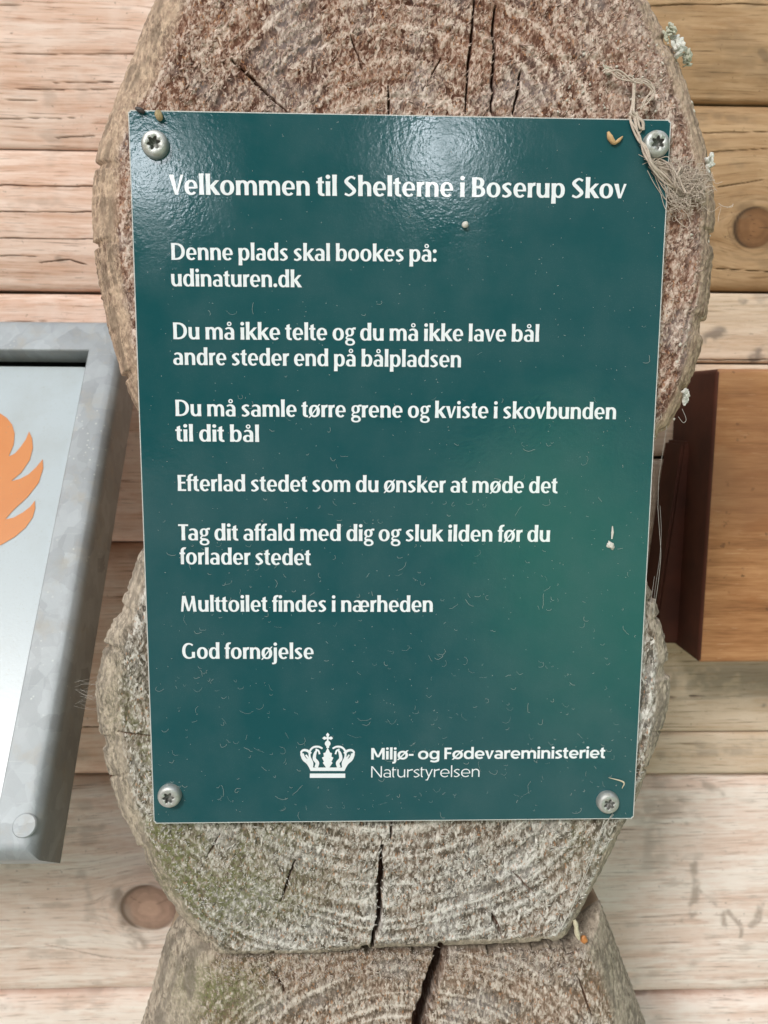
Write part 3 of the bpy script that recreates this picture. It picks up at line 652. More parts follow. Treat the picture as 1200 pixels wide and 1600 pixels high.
def fire_sign():
    T0 = at(189, 562, 0.17); tilt = R(34.6); L = 0.2715; W_ = 0.36; D = 0.034
    U = np.array([1., 0, 0]); Vd = np.array([0, -math.sin(tilt), -math.cos(tilt)]); N = np.array([0, -math.cos(tilt), math.sin(tilt)])
    loc = lambda u, v, w=0.0: T0 + U * u + Vd * v + N * w
    def to_uv(px, py, w=0.0):
        p = at_plane(px, py, loc(0, 0, w), N) - loc(0, 0, w); return (p @ U, p @ Vd)
    base = loc(0, L, -D)
    t = empty('fire_sign', tuple(base), 'tilted galvanised metal frame holding a white panel with an orange flame', 'sign')
    iu = (to_uv(148, 556)[0] + to_uv(12, 1130)[0]) / 2
    v_top = to_uv(120, 546)[1]; v0 = to_uv(60, 507)[1] - .006
    print('frame inner u', iu, to_uv(148, 556), to_uv(12, 1130), 'top', v0, v_top)
    # frame cross-section swept round the four sides: inner lip, face, rounded bend, side
    rb = 0.0075; prof = []                                   # (inset from outer edge, height w)
    for k in range(9):
        a = k / 8 * math.pi / 2; prof.append((rb * (1 - math.sin(a)), -rb * (1 - math.cos(a))))
    prof = [(0.0, -D)] + prof[::-1] + [(-iu, 0.0), (-iu + .0006, -.0006), (-iu + .0006, -0.012)]
    prof_top = [(i_ if i_ < .01 else i_ + ((v_top - v0) + iu), w) for i_, w in prof]
    # corners cut a little at the outer bottom right
    V, Q = [], []
    np_ = len(prof)
    def corner(u, v, su, sv, pr_u, pr_v):
        o = len(V)
        for (iu_, w), (iv_, _) in zip(pr_u, pr_v): V.append(loc(u + su * iu_, v + sv * iv_, w))
        return o
    cs = [corner(0, v0, -1, 1, prof, prof_top), corner(0, L + rb, -1, -1, prof, prof), corner(-W_, L + rb, 1, -1, prof, prof), corner(-W_, v0, 1, 1, prof, prof_top)]
    for a, b in zip(cs, cs[1:] + cs[:1]):
        for k in range(np_ - 1): Q.append((a + k, a + k + 1, b + k + 1, b + k))
    me = np_mesh('frame', np.array(V), np.array(Q))
    bm = bmesh.new(); bm.from_mesh(me)
    bmesh.ops.recalc_face_normals(bm, faces=bm.faces)
    bm.to_mesh(me); bm.free()
    fo = link('frame', me, MAT_GALV, t, False)
    for p in me.polygons: p.use_smooth = True
    me.set_sharp_from_angle(angle=R(32))
    # backing tray behind the panel
    bk = [loc(-.002, v0 + .002, -.024), loc(-W_ + .002, v0 + .002, -.024), loc(-W_ + .002, L + rb - .002, -.024), loc(-.002, L + rb - .002, -.024)]
    bko = link('backing_plate', np_mesh('backing_plate', np.array(bk + [p + N * -.0012 for p in bk]), np.array([(0, 1, 2, 3), (7, 6, 5, 4), (0, 4, 5, 1), (1, 5, 6, 2), (2, 6, 7, 3), (3, 7, 4, 0)])), plain('dark_grey_metal', (.16, .17, .17), .6, .4, 60), t)
    # white panel with rounded corners, recessed
    wP = -0.010
    pv = to_uv(60, 573, wP)[1]; pu = iu + .0012
    def rrect(u0, u1, v0_, v1, r, n=7):
        out = []
        for cx, cy, a0 in ((u1 - r, v0_ + r, -90), (u1 - r, v1 - r, 0), (u0 + r, v1 - r, 90), (u0 + r, v0_ + r, 180)):
            for k in range(n + 1): a = R(a0 + 90 * k / n); out.append((cx + r * math.cos(a), cy + r * math.sin(a)))
        return out
    def sheet(name, pts, w, th, mat):
        bm = bmesh.new(); vs = [bm.verts.new(loc(u, v, w)) for u, v in pts]; f = bm.faces.new(vs)
        bmesh.ops.triangulate(bm, faces=[f]) if th == 0 else None
        if th: 
            r = bmesh.ops.extrude_face_region(bm, geom=[f]); bmesh.ops.translate(bm, vec=Vector(N * -th), verts=[g for g in r['geom'] if isinstance(g, bmesh.types.BMVert)])
        bmesh.ops.recalc_face_normals(bm, faces=bm.faces)
        me = bpy.data.meshes.new(name); bm.to_mesh(me); bm.free(); return link(name, me, mat, t)
    M = Mat('white_panel', .3, 0, .5); n = M.noise(30, 6); sp = M.ramp(M.noise(900, 3), [(.62, 0.0), (.7, .4)])
    c = M.mix(M.ramp(n, [(.5, 0.0), (.75, .45)]), (.43, .485, .51), (.34, .355, .34)); c = M.mix(sp, c, (.35, .36, .33)); MAT_PANEL = M.done(c, M.bump(M.noise(700, 2), .1, .0004))
    sheet('panel', rrect(-W_ - iu - .001, pu, pv, L + rb + iu - .002, .008), wP, .002, MAT_PANEL)
    zc = lambda x, y: (x * .375, 400 + y * .375)
    fl = [zc(*p) for p in ((-30, 640), (0, 655), (28, 674), (50, 702), (61, 740), (57, 786), (36, 836), (62, 822), (86, 795), (107, 764), (121, 731), (134, 760), (137, 800), (124, 850), (88, 903), (46, 938),
          (84, 928), (118, 910), (150, 880), (178, 846), (180, 885), (161, 945), (114, 1005), (58, 1056), (22, 1097), (56, 1090), (95, 1068), (125, 1045), (145, 1019), (147, 1050), (136, 1090), (106, 1132), (62, 1170), (0, 1206))]
    pts = [to_uv(x, y, wP + .0003) for x, y in fl]
    u_c = -.5 * (W_)                                       # close the flame symmetrically about the panel's middle
    left = [(2 * u_c - u, v) for u, v in pts[::-1]]
    top = [(u_c, pts[0][1] - .055)]
    outl = top + pts + [(u_c, pts[-1][1] + .012)] + left
    bm = bmesh.new(); vs = [bm.verts.new(loc(u, v, wP + .0003)) for u, v in outl]; f = bm.faces.new(vs); bmesh.ops.triangulate(bm, faces=[f]); bmesh.ops.recalc_face_normals(bm, faces=bm.faces)
    me = bpy.data.meshes.new('flame_symbol'); bm.to_mesh(me); bm.free()
    M = Mat('orange_print', .35, 0, .5); c = M.mix(M.noise(40, 5), (.55, .175, .032), (.62, .235, .06)); c = M.mix(M.ramp(M.noise(900, 3), [(.64, 0.0), (.72, .5)]), c, (.3, .2, .12))
    link('flame_symbol', me, M.done(c), t)
    # flat rivet near the lower corner
    ru, rv = to_uv(38, 1290); bm = bmesh.new()
    mtx = Matrix(((U[0], Vd[0], N[0], 0), (U[1], Vd[1], N[1], 0), (U[2], Vd[2], N[2], 0), (0, 0, 0, 1))); mtx.translation = Vector(loc(ru, rv, .0001))
    bmesh.ops.create_cone(bm, cap_ends=True, segments=28, radius1=.0056, radius2=.0050, depth=.0006, matrix=mtx)
    me = bpy.data.meshes.new('rivet'); bm.to_mesh(me); bm.free(); link('rivet', me, MAT_GALV, t)
fire_sign()

# ------------------------------------------------------------------ lettering
class Style:
    def __init__(s, st, th, cw, ow, exp, flare, xh, cap, asc, desc, sb, sp, geo):
        s.__dict__.update(locals()); s.cache = {}
BODY = Style(134, 74, 158, 458, 2.2, 11, 500, 680, 725, -205, 42, 180, False)
BOLD = Style(132, 112, 205, 540, 2.15, 0, 515, 700, 735, -200, 34, 190, True)
LIGHT = Style(62, 56, 285, 525, 2.1, 0, 500, 700, 735, -200, 52, 210, True)
def sup(cx, cy, rx, ry, a, e):
    c, s_ = math.cos(a), math.sin(a)
    return (cx + rx * math.copysign(abs(c) ** (2 / e), c), cy + ry * math.copysign(abs(s_) ** (2 / e), s_))
def arc(o, i, a0, a1, e, n=None):
    n = n or max(6, int(abs(a1 - a0) / 9)); A = [R(a0 + (a1 - a0) * k / n) for k in range(n + 1)]
    return [sup(*o, a, e) for a in A] + [sup(*i, a, e) for a in A[::-1]]
def ring(x0, x1, y0, y1, wv, wh, e):
    o = ((x0 + x1) / 2, (y0 + y1) / 2, (x1 - x0) / 2, (y1 - y0) / 2); i = (o[0], o[1], o[2] - wv, o[3] - wh)
    return [arc(o, i, 0, 180, e), arc(o, i, 180, 360, e)]
def disc(cx, cy, r): return [sup(cx, cy, r, r, R(15 * k), 2) for k in range(24)]
def rect(x0, x1, y0, y1): return [(x0, y0), (x1, y0), (x1, y1), (x0, y1)]
def pen(P, Wd, n=5):
    L = smooth_line([np.array(p, float) for p in P], n); w = np.interp(np.linspace(0, 1, len(L)), np.linspace(0, 1, len(Wd)), Wd)
    L = np.array(L); t = np.gradient(L, axis=0); t /= np.linalg.norm(t, axis=1)[:, None]; nn = np.stack([-t[:, 1], t[:, 0]], 1)
    a, b = L + nn * w[:, None] / 2, L - nn * w[:, None] / 2
    return [q for k in range(len(L) - 1) for q in ([tuple(a[k]), tuple(b[k]), tuple(b[k + 1])], [tuple(a[k]), tuple(b[k + 1]), tuple(a[k + 1])])]
def mirror(polys, w): return [[(w - x, y) for x, y in p] for p in polys]
def rot180(polys, w, h): return [[(w - x, h - y) for x, y in p] for p in polys]
def shift(polys, dx, dy=0): return [[(x + dx, y + dy) for x, y in p] for p in polys]
def glyph(s, ch):
    st, th, xh, cap, asc, desc, e, cw, ow = s.st, s.th, s.xh, s.cap, s.asc, s.desc, s.exp, s.cw, s.ow
    nw = 2 * st + cw; f = s.flare; S = s.sb; Rd = S * .6; Dg = S * .12
    def stem(x, y0, y1):
        m_ = (y0 + y1) / 2
        return [(x - f, y0), (x + st + f, y0), (x + st, m_), (x + st + f, y1), (x - f, y1), (x, m_)]
    def arch(x0, x1, tl):
        top = xh + 8; ry = xh * .44; cy = top - ry
        o = ((x0 + x1) / 2, cy, (x1 - x0) / 2, ry); i = ((tl + x1 - st) / 2, cy, (x1 - st - tl) / 2, ry - th * 1.15)
        return [arc(o, i, 0, 180, e), rect(x1 - st, x1, 0, cy + 1)]
    def bowl(w, h0=0, h1=None):
        h1 = xh if h1 is None else h1
        o = ((w - st * .4) / 2, (h0 + h1) / 2, (w - st * .4) / 2, (h1 - h0) / 2 + 8); i = (w / 2, o[1], (w - 2 * st) / 2, o[3] - th)
        return [arc(o, i, 0, 180, e), arc(o, i, 180, 360, e)]
    bw = st + ow * .93 - st + st * .12
    if ch == 'n': return [stem(0, 0, xh)] + arch(st * .4, nw, st), nw, S, S * .9
    if ch == 'h': return [stem(0, 0, asc)] + arch(st * .4, nw, st), nw, S, S * .9
    if ch == 'm':
        n2 = nw * .96; return [stem(0, 0, xh)] + arch(st * .4, n2, st) + shift(arch(st * .4, n2, st), n2 - st), 2 * n2 - st, S, S * .9
    if ch == 'u': return rot180([stem(0, 0, xh)] + arch(st * .4, nw, st), nw, xh), nw, S * .9, S
    if ch == 'r':
        w = st + cw * .72 + (30 if s.geo else 0)
        return [stem(0, 0, xh)] + pen([(st * .7, xh * .60), (st * .95, xh * .80), (w * .78, xh - th * .55), (w, xh - th * .55)], [th * .9, th * 1.1, th * 1.35, th * 1.5]), w, S, Rd * .2
    if ch in 'oø':
        P = ring(0, ow, -9, xh + 9, st, th, e)
        if ch == 'ø': d = th * .42; P.append([(ow * .03 - d, -38), (ow * .03 + d, -38), (ow * .97 + d, xh + 38), (ow * .97 - d, xh + 38)])
        return P, ow, Rd, Rd
    if ch == 'e':
        w = ow * .93; o = (w / 2, xh / 2, w / 2, xh / 2 + 9); i = ((st + w - st * .82) / 2, xh / 2, (w - st * 1.82) / 2, xh / 2 + 9 - th)
        return [arc(o, i, -6, 180, e), arc(o, i, 180, 316, e), rect(st * .6, w - st * .3, xh * .5 - th * .55, xh * .5 + th * .25)], w, Rd, Rd * .8
    if ch in 'aå':
        w = nw * .94; o = (w * .5, xh * .64, w * .5, xh * .36 + 8); i = ((th * .9 + w - st) / 2, xh * .64, (w - st - th * .9) / 2, xh * .36 + 8 - th)
        P = [arc(o, i, 0, 142, e), rect(w - st, w, 0, xh * .65)]
        o = ((w - st * .4) / 2, xh * .295 - 6, (w - st * .4) / 2, xh * .295 + 2); i = ((st * .95 + w - st) / 2, o[1], (w - st * 1.95) / 2, o[3] - th * .85)
        P += [arc(o, i, 0, 180, 2.2), arc(o, i, 180, 360, 2.2)]
        if ch == 'å': P += ring(w * .52 - 92, w * .52 + 92, xh + 48, xh + 48 + 178, 50, 46, 2)
        return P, w, Rd, S
    if ch == 'æ':
        a, wa, _, _ = glyph(s, 'a'); b, wb, _, _ = glyph(s, 'e'); return a + shift(b, wa - st * .9), wa - st * .9 + wb, Rd, Rd * .8
    if ch in 'db':
        P = bowl(bw) + [stem(bw - st, 0, asc)]
        if ch == 'b': P = mirror(P, bw)
        return P, bw, (Rd if ch == 'd' else S), (S if ch == 'd' else Rd)
    if ch == 'p': return mirror(bowl(bw) + [stem(bw - st, desc, xh)], bw), bw, S, Rd
    if ch == 'g':
        if s.geo:
            return bowl(bw) + [rect(bw - st, bw, -60, xh)] + pen([(bw - st / 2, -50), (bw * .82, desc + th * .9), (bw * .5, desc + th * .5), (bw * .12, desc + th * .9)], [st, st * .95, th, th]), bw, Rd, S
        w = ow * .88
        P = ring(w * .03, w * .9, xh * .33, xh + 9, st * .82, th * .8, e) + pen([(w * .72, xh * .93), (w * .9, xh * .985), (w * 1.07, xh * .965)], [th, th * 1.1, th * 1.2])
        P += pen([(w * .30, xh * .38), (w * .14, xh * .25), (w * .2, xh * .13), (w * .55, xh * .085), (w * .84, xh * .0)], [th * .8, th * .8, th, th * 1.3, th * 1.2])
        return P + ring(0, w * 1.0, desc - 8, xh * .11, st * .72, th * .85, e), w, Rd, Rd * .3
    if ch in 'sS':
        H = xh if ch == 's' else cap; w = (nw * .80 if ch == 's' else 410); 
        P = [(w * .90, H * .875), (w * .55, H + 8 - th * .5), (st * .52, H * .745), (w * .5, H * .505), (w - st * .52, H * .255), (w * .45, -8 + th * .5), (w * .06, H * .115)]
        return pen(P, [th * 1.05, th, st * .9, st * .98, st * .9, th, th * 1.05], 7), w, Rd, Rd
    if ch == 'k':
        w = nw * 1.02; q = th * 1.35; r = st * 1.25
        return [stem(0, 0, asc), [(st * .8, xh * .40), (st * .8, xh * .40 + q * .9), (w - q * 1.25, xh), (w + 4, xh), (st * 1.5, xh * .46)], [(st * .95, xh * .50), (st * 1.75, xh * .66), (w + st * .22, 0), (w + st * .22 - r, 0)]], w, S, Dg
    if ch in 'vVy':
        H = cap if ch == 'V' else xh; w = (470 if ch == 'V' else nw * .99); l = st * 1.14; q = th * 1.2 if not s.geo else th * 1.18; b = w * .5
        P = [[(0, H), (l, H), (b + st * .28, 0), (b - st * .42, 0)], [(w - q, H), (w, H), (b + st * .28, 0), (b - st * .2, 0)]]
        if ch == 'y': P = [[(0, H), (l, H), (b + st * .4, 10), (b - st * .35, 0)], [(w - q, H), (w, H), (b + q * .1 - w * .16, desc), (b - w * .16 - q * .9, desc)], rect(w * .08, b - w * .16 - q * .2, desc, desc + th * .95)]
        return P, w, Dg, Dg
    if ch == 't':
        x = st * .42; w = x + st + cw * .48
        return [[(x, xh * .25), (x + st, xh * .25), (x + st, xh + 150), (x + st * .7, xh + 140), (x, xh + 95)], rect(0, w - st * .1, xh - th, xh),
                arc((x + st * 1.3, xh * .26, st * 1.3, xh * .26 + 8), (x + st * 1.42, xh * .26, st * .42, xh * .26 + 8 - th * 1.1), 180, 283, 2.2)], w, Dg, Rd * .5
    if ch == 'f':
        x = st * .36; w = x + st + cw * .42; ry = 170
        return [rect(x, x + st, 0, asc - ry + 1), rect(0, w - st * .1, xh - th, xh), arc((x + st * 1.3, asc - ry, st * 1.3, ry), (x + st * 1.42, asc - ry, st * .42, ry - th * 1.1), 180, 72, 2.2)], w * .96, Dg, Dg
    if ch in 'ij':
        P = [stem(0, 0, xh), disc(st / 2, xh + (asc - xh) * .66, max(st * .56, 50))]
        if ch == 'j': P = [rect(0, st, desc + 120, xh), P[1]] + pen([(st * .5, desc + 140), (st * .42, desc + 50), (-st * .05, desc + 5), (-st * .55, desc + 8)], [st, st * .9, th, th])
        return P, st, S, S
    if ch == 'l': return [stem(0, 0, asc)], st, S, S
    if ch in 'BD':
        hb = lambda xc, x1, y0, y1: [arc((xc, (y0 + y1) / 2, x1 - xc, (y1 - y0) / 2), (xc, (y0 + y1) / 2, x1 - xc - st, (y1 - y0) / 2 - th), -90, 90, 2.15), rect(st * .4, xc + 1, y0, y0 + th), rect(st * .4, xc + 1, y1 - th, y1)]
        if ch == 'D': return [stem(0, 0, cap)] + hb(st * 1.35, 545, 0, cap), 545, S, Rd
        return [stem(0, 0, cap)] + hb(st * 1.45, 400, cap * .50 - th * .35, cap) + hb(st * 1.5, 435, 0, cap * .50 + th * .5), 435, S, Rd
    if ch in 'EF':
        w = 330 if ch == 'E' else 370
        P = [stem(0, 0, cap), rect(st * .5, w, cap - th, cap), rect(st * .5, w * .93, cap * .52 - th / 2, cap * .52 + th / 2)]
        if ch == 'E': P.append(rect(st * .5, w * 1.03, 0, th))
        return P, w, S, Rd
    if ch == 'T': return [stem(205 - st / 2, 0, cap), rect(0, 410, cap - th * 1.05, cap)], 410, Dg, -S * .8
    if ch == 'M':
        w = 690 if s.geo else 660; a = st * .72 if not s.geo else st; b = w / 2
        if s.geo: return [rect(0, a, 0, cap), rect(w - st, w, 0, cap), [(0, cap), (st * 1.1, cap), (b + st * .3, 150), (b - st * .45, 130)], [(w, cap), (w - st * 1.1, cap), (b - st * .3, 150), (b + st * .45, 130)]], w, S, S
        return [[(0, 0), (a, 0), (115 + a * .62, cap), (62, cap)], [(w - 78, cap), (w - 78 - st, cap), (w - st - 4, 0), (w, 0)], [(62, cap), (62 + st * 1.1, cap), (b + st * .28, 20), (b - st * .42, 20)], [(w - 78, cap), (w - 78 - th * 1.15, cap), (b - st * .2, 20), (b + st * .28, 20)]], w, Rd, S
    if ch == 'N':
        w = 560; return [rect(0, st, 0, cap), rect(w - st, w, 0, cap), [(0, cap), (st * 1.25, cap), (w, 0), (w - st * 1.25, 0)]], w, S, S
    if ch == 'G':
        w = 560; o = (w / 2, cap / 2, w / 2, cap / 2 + 9); i = ((st + w - st * .6) / 2, cap / 2, (w - st * 1.6) / 2, cap / 2 + 9 - th)
        return [arc(o, i, 48, 180, e), arc(o, i, 180, 300, e), rect(w - st * 1.12, w - st * .12, 38, cap * .44)], w, Rd, S
    if ch == '.': return [disc(78, 72, 80)], 156, S * .6, S * .6
    if ch == ':': return [disc(78, 72, 78), disc(78, xh - 70, 78)], 156, S * .6, S * .6
    if ch == '-': return [rect(0, 240, xh * .42, xh * .42 + th)], 240, Rd, Rd
    raise KeyError(ch)
def glyph_tris(s, ch):
    """union of a glyph's strokes as 2D triangles"""
    if ch in s.cache: return s.cache[ch]
    P, w, l, r = glyph(s, ch)
    vs, fs = [], []
    for p in P:
        if sum(p[k][0] * p[(k + 1) % len(p)][1] - p[(k + 1) % len(p)][0] * p[k][1] for k in range(len(p))) < 0: p = p[::-1]
        fs.append(list(range(len(vs), len(vs) + len(p)))); vs += [Vector(q) for q in p]
    ov, _, of, _, _, oo = geometry.delaunay_2d_cdt(vs, [], fs, 0, 0.01)
    tr = [tuple(f) for f, o in zip(of, oo) if o]
    s.cache[ch] = ([tuple(v) for v in ov], tr, w, l, r); return s.cache[ch]

SIGN = empty('info_sign', (0, 0, SZ0), 'green glossy information sign with white Danish text screwed to the log ends', 'sign')
LIFT = -0.00012
def text_line(txt, x0, x1, bl, br, cap_px, style):
    V, F, x = [], [], 0.0; first = True
    for ch in txt:
        if ch == ' ': x += style.sp; continue
        v, t, w, l, r = glyph_tris(style, ch)
        if not first: x += l
        first = False; o = len(V); V += [(p[0] + x, p[1]) for p in v]; F += [tuple(i + o for i in f) for f in t]; x += w + r; last = r
    V = np.array(V); W = V[:, 0].max(); m0 = V[:, 0].min()
    A, B = at(x0, bl), at(x1, br); A, B = A[[0, 2]], B[[0, 2]]
    ex = (B - A) / np.linalg.norm(B - A); ey = np.array([-ex[1], ex[0]])
    sx = np.linalg.norm(B - A) / (W - m0); sy = abs(at(x0, bl)[2] - at(x0, bl - cap_px)[2]) / style.cap
    P2 = A + (V[:, :1] - m0) * sx * ex + V[:, 1:2] * sy * ey
    V3 = np.stack([P2[:, 0], np.full(len(P2), LIFT), P2[:, 1]], 1)
    me = np_mesh('text_line', V3, np.array(F)); link('text_line', me, MAT_WHITE, SIGN)
for a in (("Velkommen til Shelterne i Boserup Skov", 265, 978, 304, 310, 31.2, BODY),
          ("Denne plads skal bookes på:", 268, 682, 406, 409, 26.2, BODY), ("udinaturen.dk", 268, 472, 447.3, 449, 26.2, BODY),
          ("Du må ikke telte og du må ikke lave bål", 271, 842, 530, 534, 26.2, BODY), ("andre steder end på bålpladsen", 271, 720, 570, 574, 26, BODY),
          ("Du må samle tørre grene og kviste i skovbunden", 274.5, 962, 650, 655, 25.5, BODY), ("til dit bål", 274.5, 405, 689.5, 690.5, 25.5, BODY),
          ("Efterlad stedet som du ønsker at møde det", 278, 871, 767, 770.5, 25, BODY), ("Tag dit affald med dig og sluk ilden før du", 279, 859, 844, 846.5, 25, BODY),
          ("forlader stedet", 281, 486, 881.5, 883, 25, BODY), ("Multtoilet findes i nærheden", 283, 676, 955.5, 956, 24.5, BODY), ("God fornøjelse", 285, 490, 1029, 1029.5, 24.2, BODY),
          ("Miljø- og Fødevareministeriet", 580, 945, 1186.6, 1184.5, 18, BOLD), ("Naturstyrelsen", 580, 749, 1214.6, 1213.6, 17.5, LIGHT)):
    text_line(*a)

def crown():
    """royal crown emblem: base bars, five arches with leaf, orb and cross on top"""
    polys = []
    px = lambda x, y: (x, -y)                                # pixels of the enlarged emblem (origin 440,1120, factor 0.45)
    polys += [rect(98, 221, -212, -197)]
    polys += [[(100, -188), (219, -188), (222, -176), (97, -176)]]
    # outer arches (left) with curled ends, then mirrored
    def both(P):
        polys.extend(P); polys.extend([[(320 - x - 1, y) for x, y in p] for p in P])
    both(pen([(74, -136), (68, -124), (76, -116), (90, -118), (102, -128)], [6, 7, 8, 9, 9]))
    both(pen([(70, -128), (78, -146), (92, -158), (100, -172), (103, -182)], [12, 14, 15, 13, 10]))
    both(pen([(84, -132), (94, -146), (104, -160)], [6, 7, 6]))
    both(pen([(104, -178), (106, -160), (98, -140), (98, -120), (110, -106), (128, -104), (142, -110)], [9, 8, 7, 7, 7, 7, 6], 6))
    both(pen([(120, -176), (124, -160), (114, -146), (116, -128), (122, -116)], [12, 13, 12, 10, 6]))
    both(pen([(132, -130), (128, -118), (118, -112)], [6, 6, 5]))
    polys.extend([[(158, -182), (143, -160), (147, -156), (140, -142), (147, -138), (145, -126), (152, -124), (160, -106), (168, -124), (175, -126), (173, -138), (180, -142), (173, -156), (177, -160), (162, -182)]])
    polys.append([(x, y) for x, y in disc(160, -93, 10)]); polys.append(rect(155, 165, -108, -98))
    for a in (0, 90, 180, -90 + 360):
        if a == 270: continue
        c, s_ = math.cos(R(a)), math.sin(R(a)); polys.append([(160 + c * d - s_ * w, -74 + s_ * d + c * w) for d, w in ((2, -2), (12, -6), (19, 0), (12, 6), (2, 2))])
    polys.append(rect(157, 163, -88, -70))
    vs, fs = [], []
    for p in polys:
        if sum(p[k][0] * p[(k + 1) % len(p)][1] - p[(k + 1) % len(p)][0] * p[k][1] for k in range(len(p))) < 0: p = p[::-1]
        fs.append(list(range(len(vs), len(vs) + len(p)))); vs += [Vector(q) for q in p]
    ov, _, of, _, _, oo = geometry.delaunay_2d_cdt(vs, [], fs, 0, 0.01)
    tr = [tuple(f) for f, o in zip(of, oo) if o]
    V = np.array([at(440 + v[0] * .45, 1120 - v[1] * .45, LIFT) for v in ov])
    link('crown_emblem', np_mesh('crown_emblem', V, np.array(tr)), MAT_WHITE, SIGN)
crown()

def plate():
    bm = bmesh.new()
    bmesh.ops.create_cube(bm, size=1, matrix=Matrix.Translation((0, .0015, 0)) @ Matrix.Diagonal((.210, .003, .2912, 1)))
    vert = [e for e in bm.edges if abs(e.verts[0].co.y - e.verts[1].co.y) > .001]
    bmesh.ops.bevel(bm, geom=vert, offset=.0007, segments=3, affect='EDGES')
    front = [f for f in bm.faces if f.normal.y < -.9]
    bmesh.ops.inset_region(bm, faces=front, thickness=.0005, depth=0)
    for f in bm.faces: f.material_index = 0 if (f.normal.y < -.9 and f.calc_area() > .01) else 1
    me = bpy.data.meshes.new('plate'); bm.to_mesh(me); bm.free(); link('plate', me, [MAT_GREEN, MAT_EDGE], SIGN)
plate()

def screw_mat():
    M = Mat('zinc_screw', .42, .9, .5); n = M.noise(700, 5); n2 = M.noise(260, 4)
    c = M.mix(n, (.42, .43, .41), (.62, .63, .60)); d = M.ramp(n2, [(.52, 0.0), (.68, .7)])
    c = M.mix(d, c, (.27, .26, .20)); M.inp(M.b.inputs['Metallic'], M.math('MULTIPLY_ADD', d, -.7, .85))
    return M.done(c, M.bump(n, .3, .0003), M.math('MULTIPLY_ADD', n2, .4, .36))
MAT_SCREW = screw_mat(); MAT_SOCKET = plain('screw_recess', (.20, .20, .185), .5, .5, 900, metal=.3)
def screw(u, v, phase, rad):
    c = at(u, v, -.0032); n = 96; th = np.linspace(0, 2 * math.pi, n, endpoint=False)
    star = (2.15 + .50 * np.cos(6 * (th - phase))) * rad / 5.2
    rings = [(star, -.0034), (star * 1.07, -.00355), (np.full(n, rad * .68), -.00352), (np.full(n, rad * .80), -.00335), (np.full(n, rad * .91), -.0028), (np.full(n, rad * .98), -.0019), (np.full(n, rad), -.0009), (np.full(n, rad), 0.0)]
    V = np.concatenate([np.stack([c[0] + r * np.cos(th), np.full(n, y), c[2] + r * np.sin(th)], 1) for r, y in rings])
    j = np.arange(n); j2 = (j + 1) % n
    Q = np.concatenate([np.stack([k * n + j, k * n + j2, (k + 1) * n + j2, (k + 1) * n + j], 1) for k in range(len(rings) - 1)])
    so = link('screw', np_mesh('screw', V, Q), MAT_SCREW, SIGN, True)
    deep = [(star, -.0034), (star * .97, -.0026), (star * .92, -.0012)]
    V = np.concatenate([np.stack([c[0] + r * np.cos(th), np.full(n, y), c[2] + r * np.sin(th)], 1) for r, y in deep] + [np.array([[c[0], -.0012, c[2]]])])
    F = [(k * n + a, k * n + b, (k + 1) * n + b) for k in range(2) for a, b in zip(j, j2)] + [(k * n + a, (k + 1) * n + b, (k + 1) * n + a) for k in range(2) for a, b in zip(j, j2)] + [(2 * n + a, 2 * n + b, 3 * n) for a, b in zip(j, j2)]
    k = link('socket', np_mesh('socket', V, np.array(F)), MAT_SOCKET, None)
    k.parent = so; k.matrix_parent_inverse = so.matrix_parent_inverse.inverted() @ Matrix.Translation(-Vector(SIGN.location)) if False else Matrix.Identity(4)
    return so
for u, v, ph, rd in ((240, 223, .2, .0052), (1028, 223, .5, .0052), (263, 1247, .1, .0050), (952, 1257, .35, .0049)): screw(u, v, ph, rd)

# ------------------------------------------------------------------ lint, webs, lichen and other small things
rnd = random.Random(5)
def lint():
    lines = []
    for k in range(430):
        v = 1290 - abs(rnd.gauss(0, 1)) * 330
        u = rnd.uniform(235, 1010)
        if not (250 < v < 1270): continue
        p = at(u, v, -.0004)
        if abs(p[0]) > .102: continue
        L = min(.0065, rnd.gammavariate(1.8, .0011) + .0006); smile = rnd.random() < .6; a = rnd.uniform(-1.5, -.5) if smile else rnd.uniform(-2.9, -.3); bend = rnd.uniform(1.2, 3.0) if smile else rnd.gauss(0, 1.7); n = 7; q = p.copy(); P = [q.copy()]
        for i in range(n):
            a += bend / n + rnd.gauss(0, .28); q = q + np.array([math.cos(a), 0, math.sin(a)]) * L / n; q[1] = -.0003 - .0006 * math.sin((i + 1) / n * 3.14) * rnd.random(); P.append(q.copy())
        lines.append((P, rnd.uniform(.000015, .00005)))
    for k in range(700):
        p = at(rnd.uniform(215, 1030), rnd.uniform(190, 1275), -.0002)
        if abs(p[0]) > .103: continue
        a = rnd.uniform(0, 6.3); d = np.array([math.cos(a), 0, math.sin(a)]) * rnd.uniform(.00008, .0003)
        lines.append(([p - d, p, p + d], [.00003, rnd.uniform(.00005, .00011), .00003]))
    o = link('lint', tubes_mesh('lint', lines), plain('lint_fibre', (.46, .49, .45), .8), None, True)
    tag(o, 'pale curled lint fibres and dust specks clinging to the green sign', 'lint', kind='stuff')
lint()
MAT_WEB = plain('cobweb_silk', (.56, .47, .39), .85); MAT_WEB2 = plain('fine_silk', (.55, .53, .48), .8)
def web(label, lines, mat=MAT_WEB):
    o = link('cobweb', tubes_mesh('cobweb', lines), mat, None, True); return tag(o, label, 'cobweb', 'dusty cobwebs on the logs and sign')
def strand(P, y, rad, n_th=3, jit=.0006, sag=0):
    out = []
    for k in range(n_th):
        L = [at(u, v, y if np.isscalar(y) else y[i]) for i, (u, v) in enumerate(P)]
        L = [p + np.array([rnd.gauss(0, jit), rnd.gauss(0, jit * .4), rnd.gauss(0, jit)]) for p in L]
        out.append((smooth_line(L, 6), rad * rnd.uniform(.7, 1.2)))
    return out
lines = []
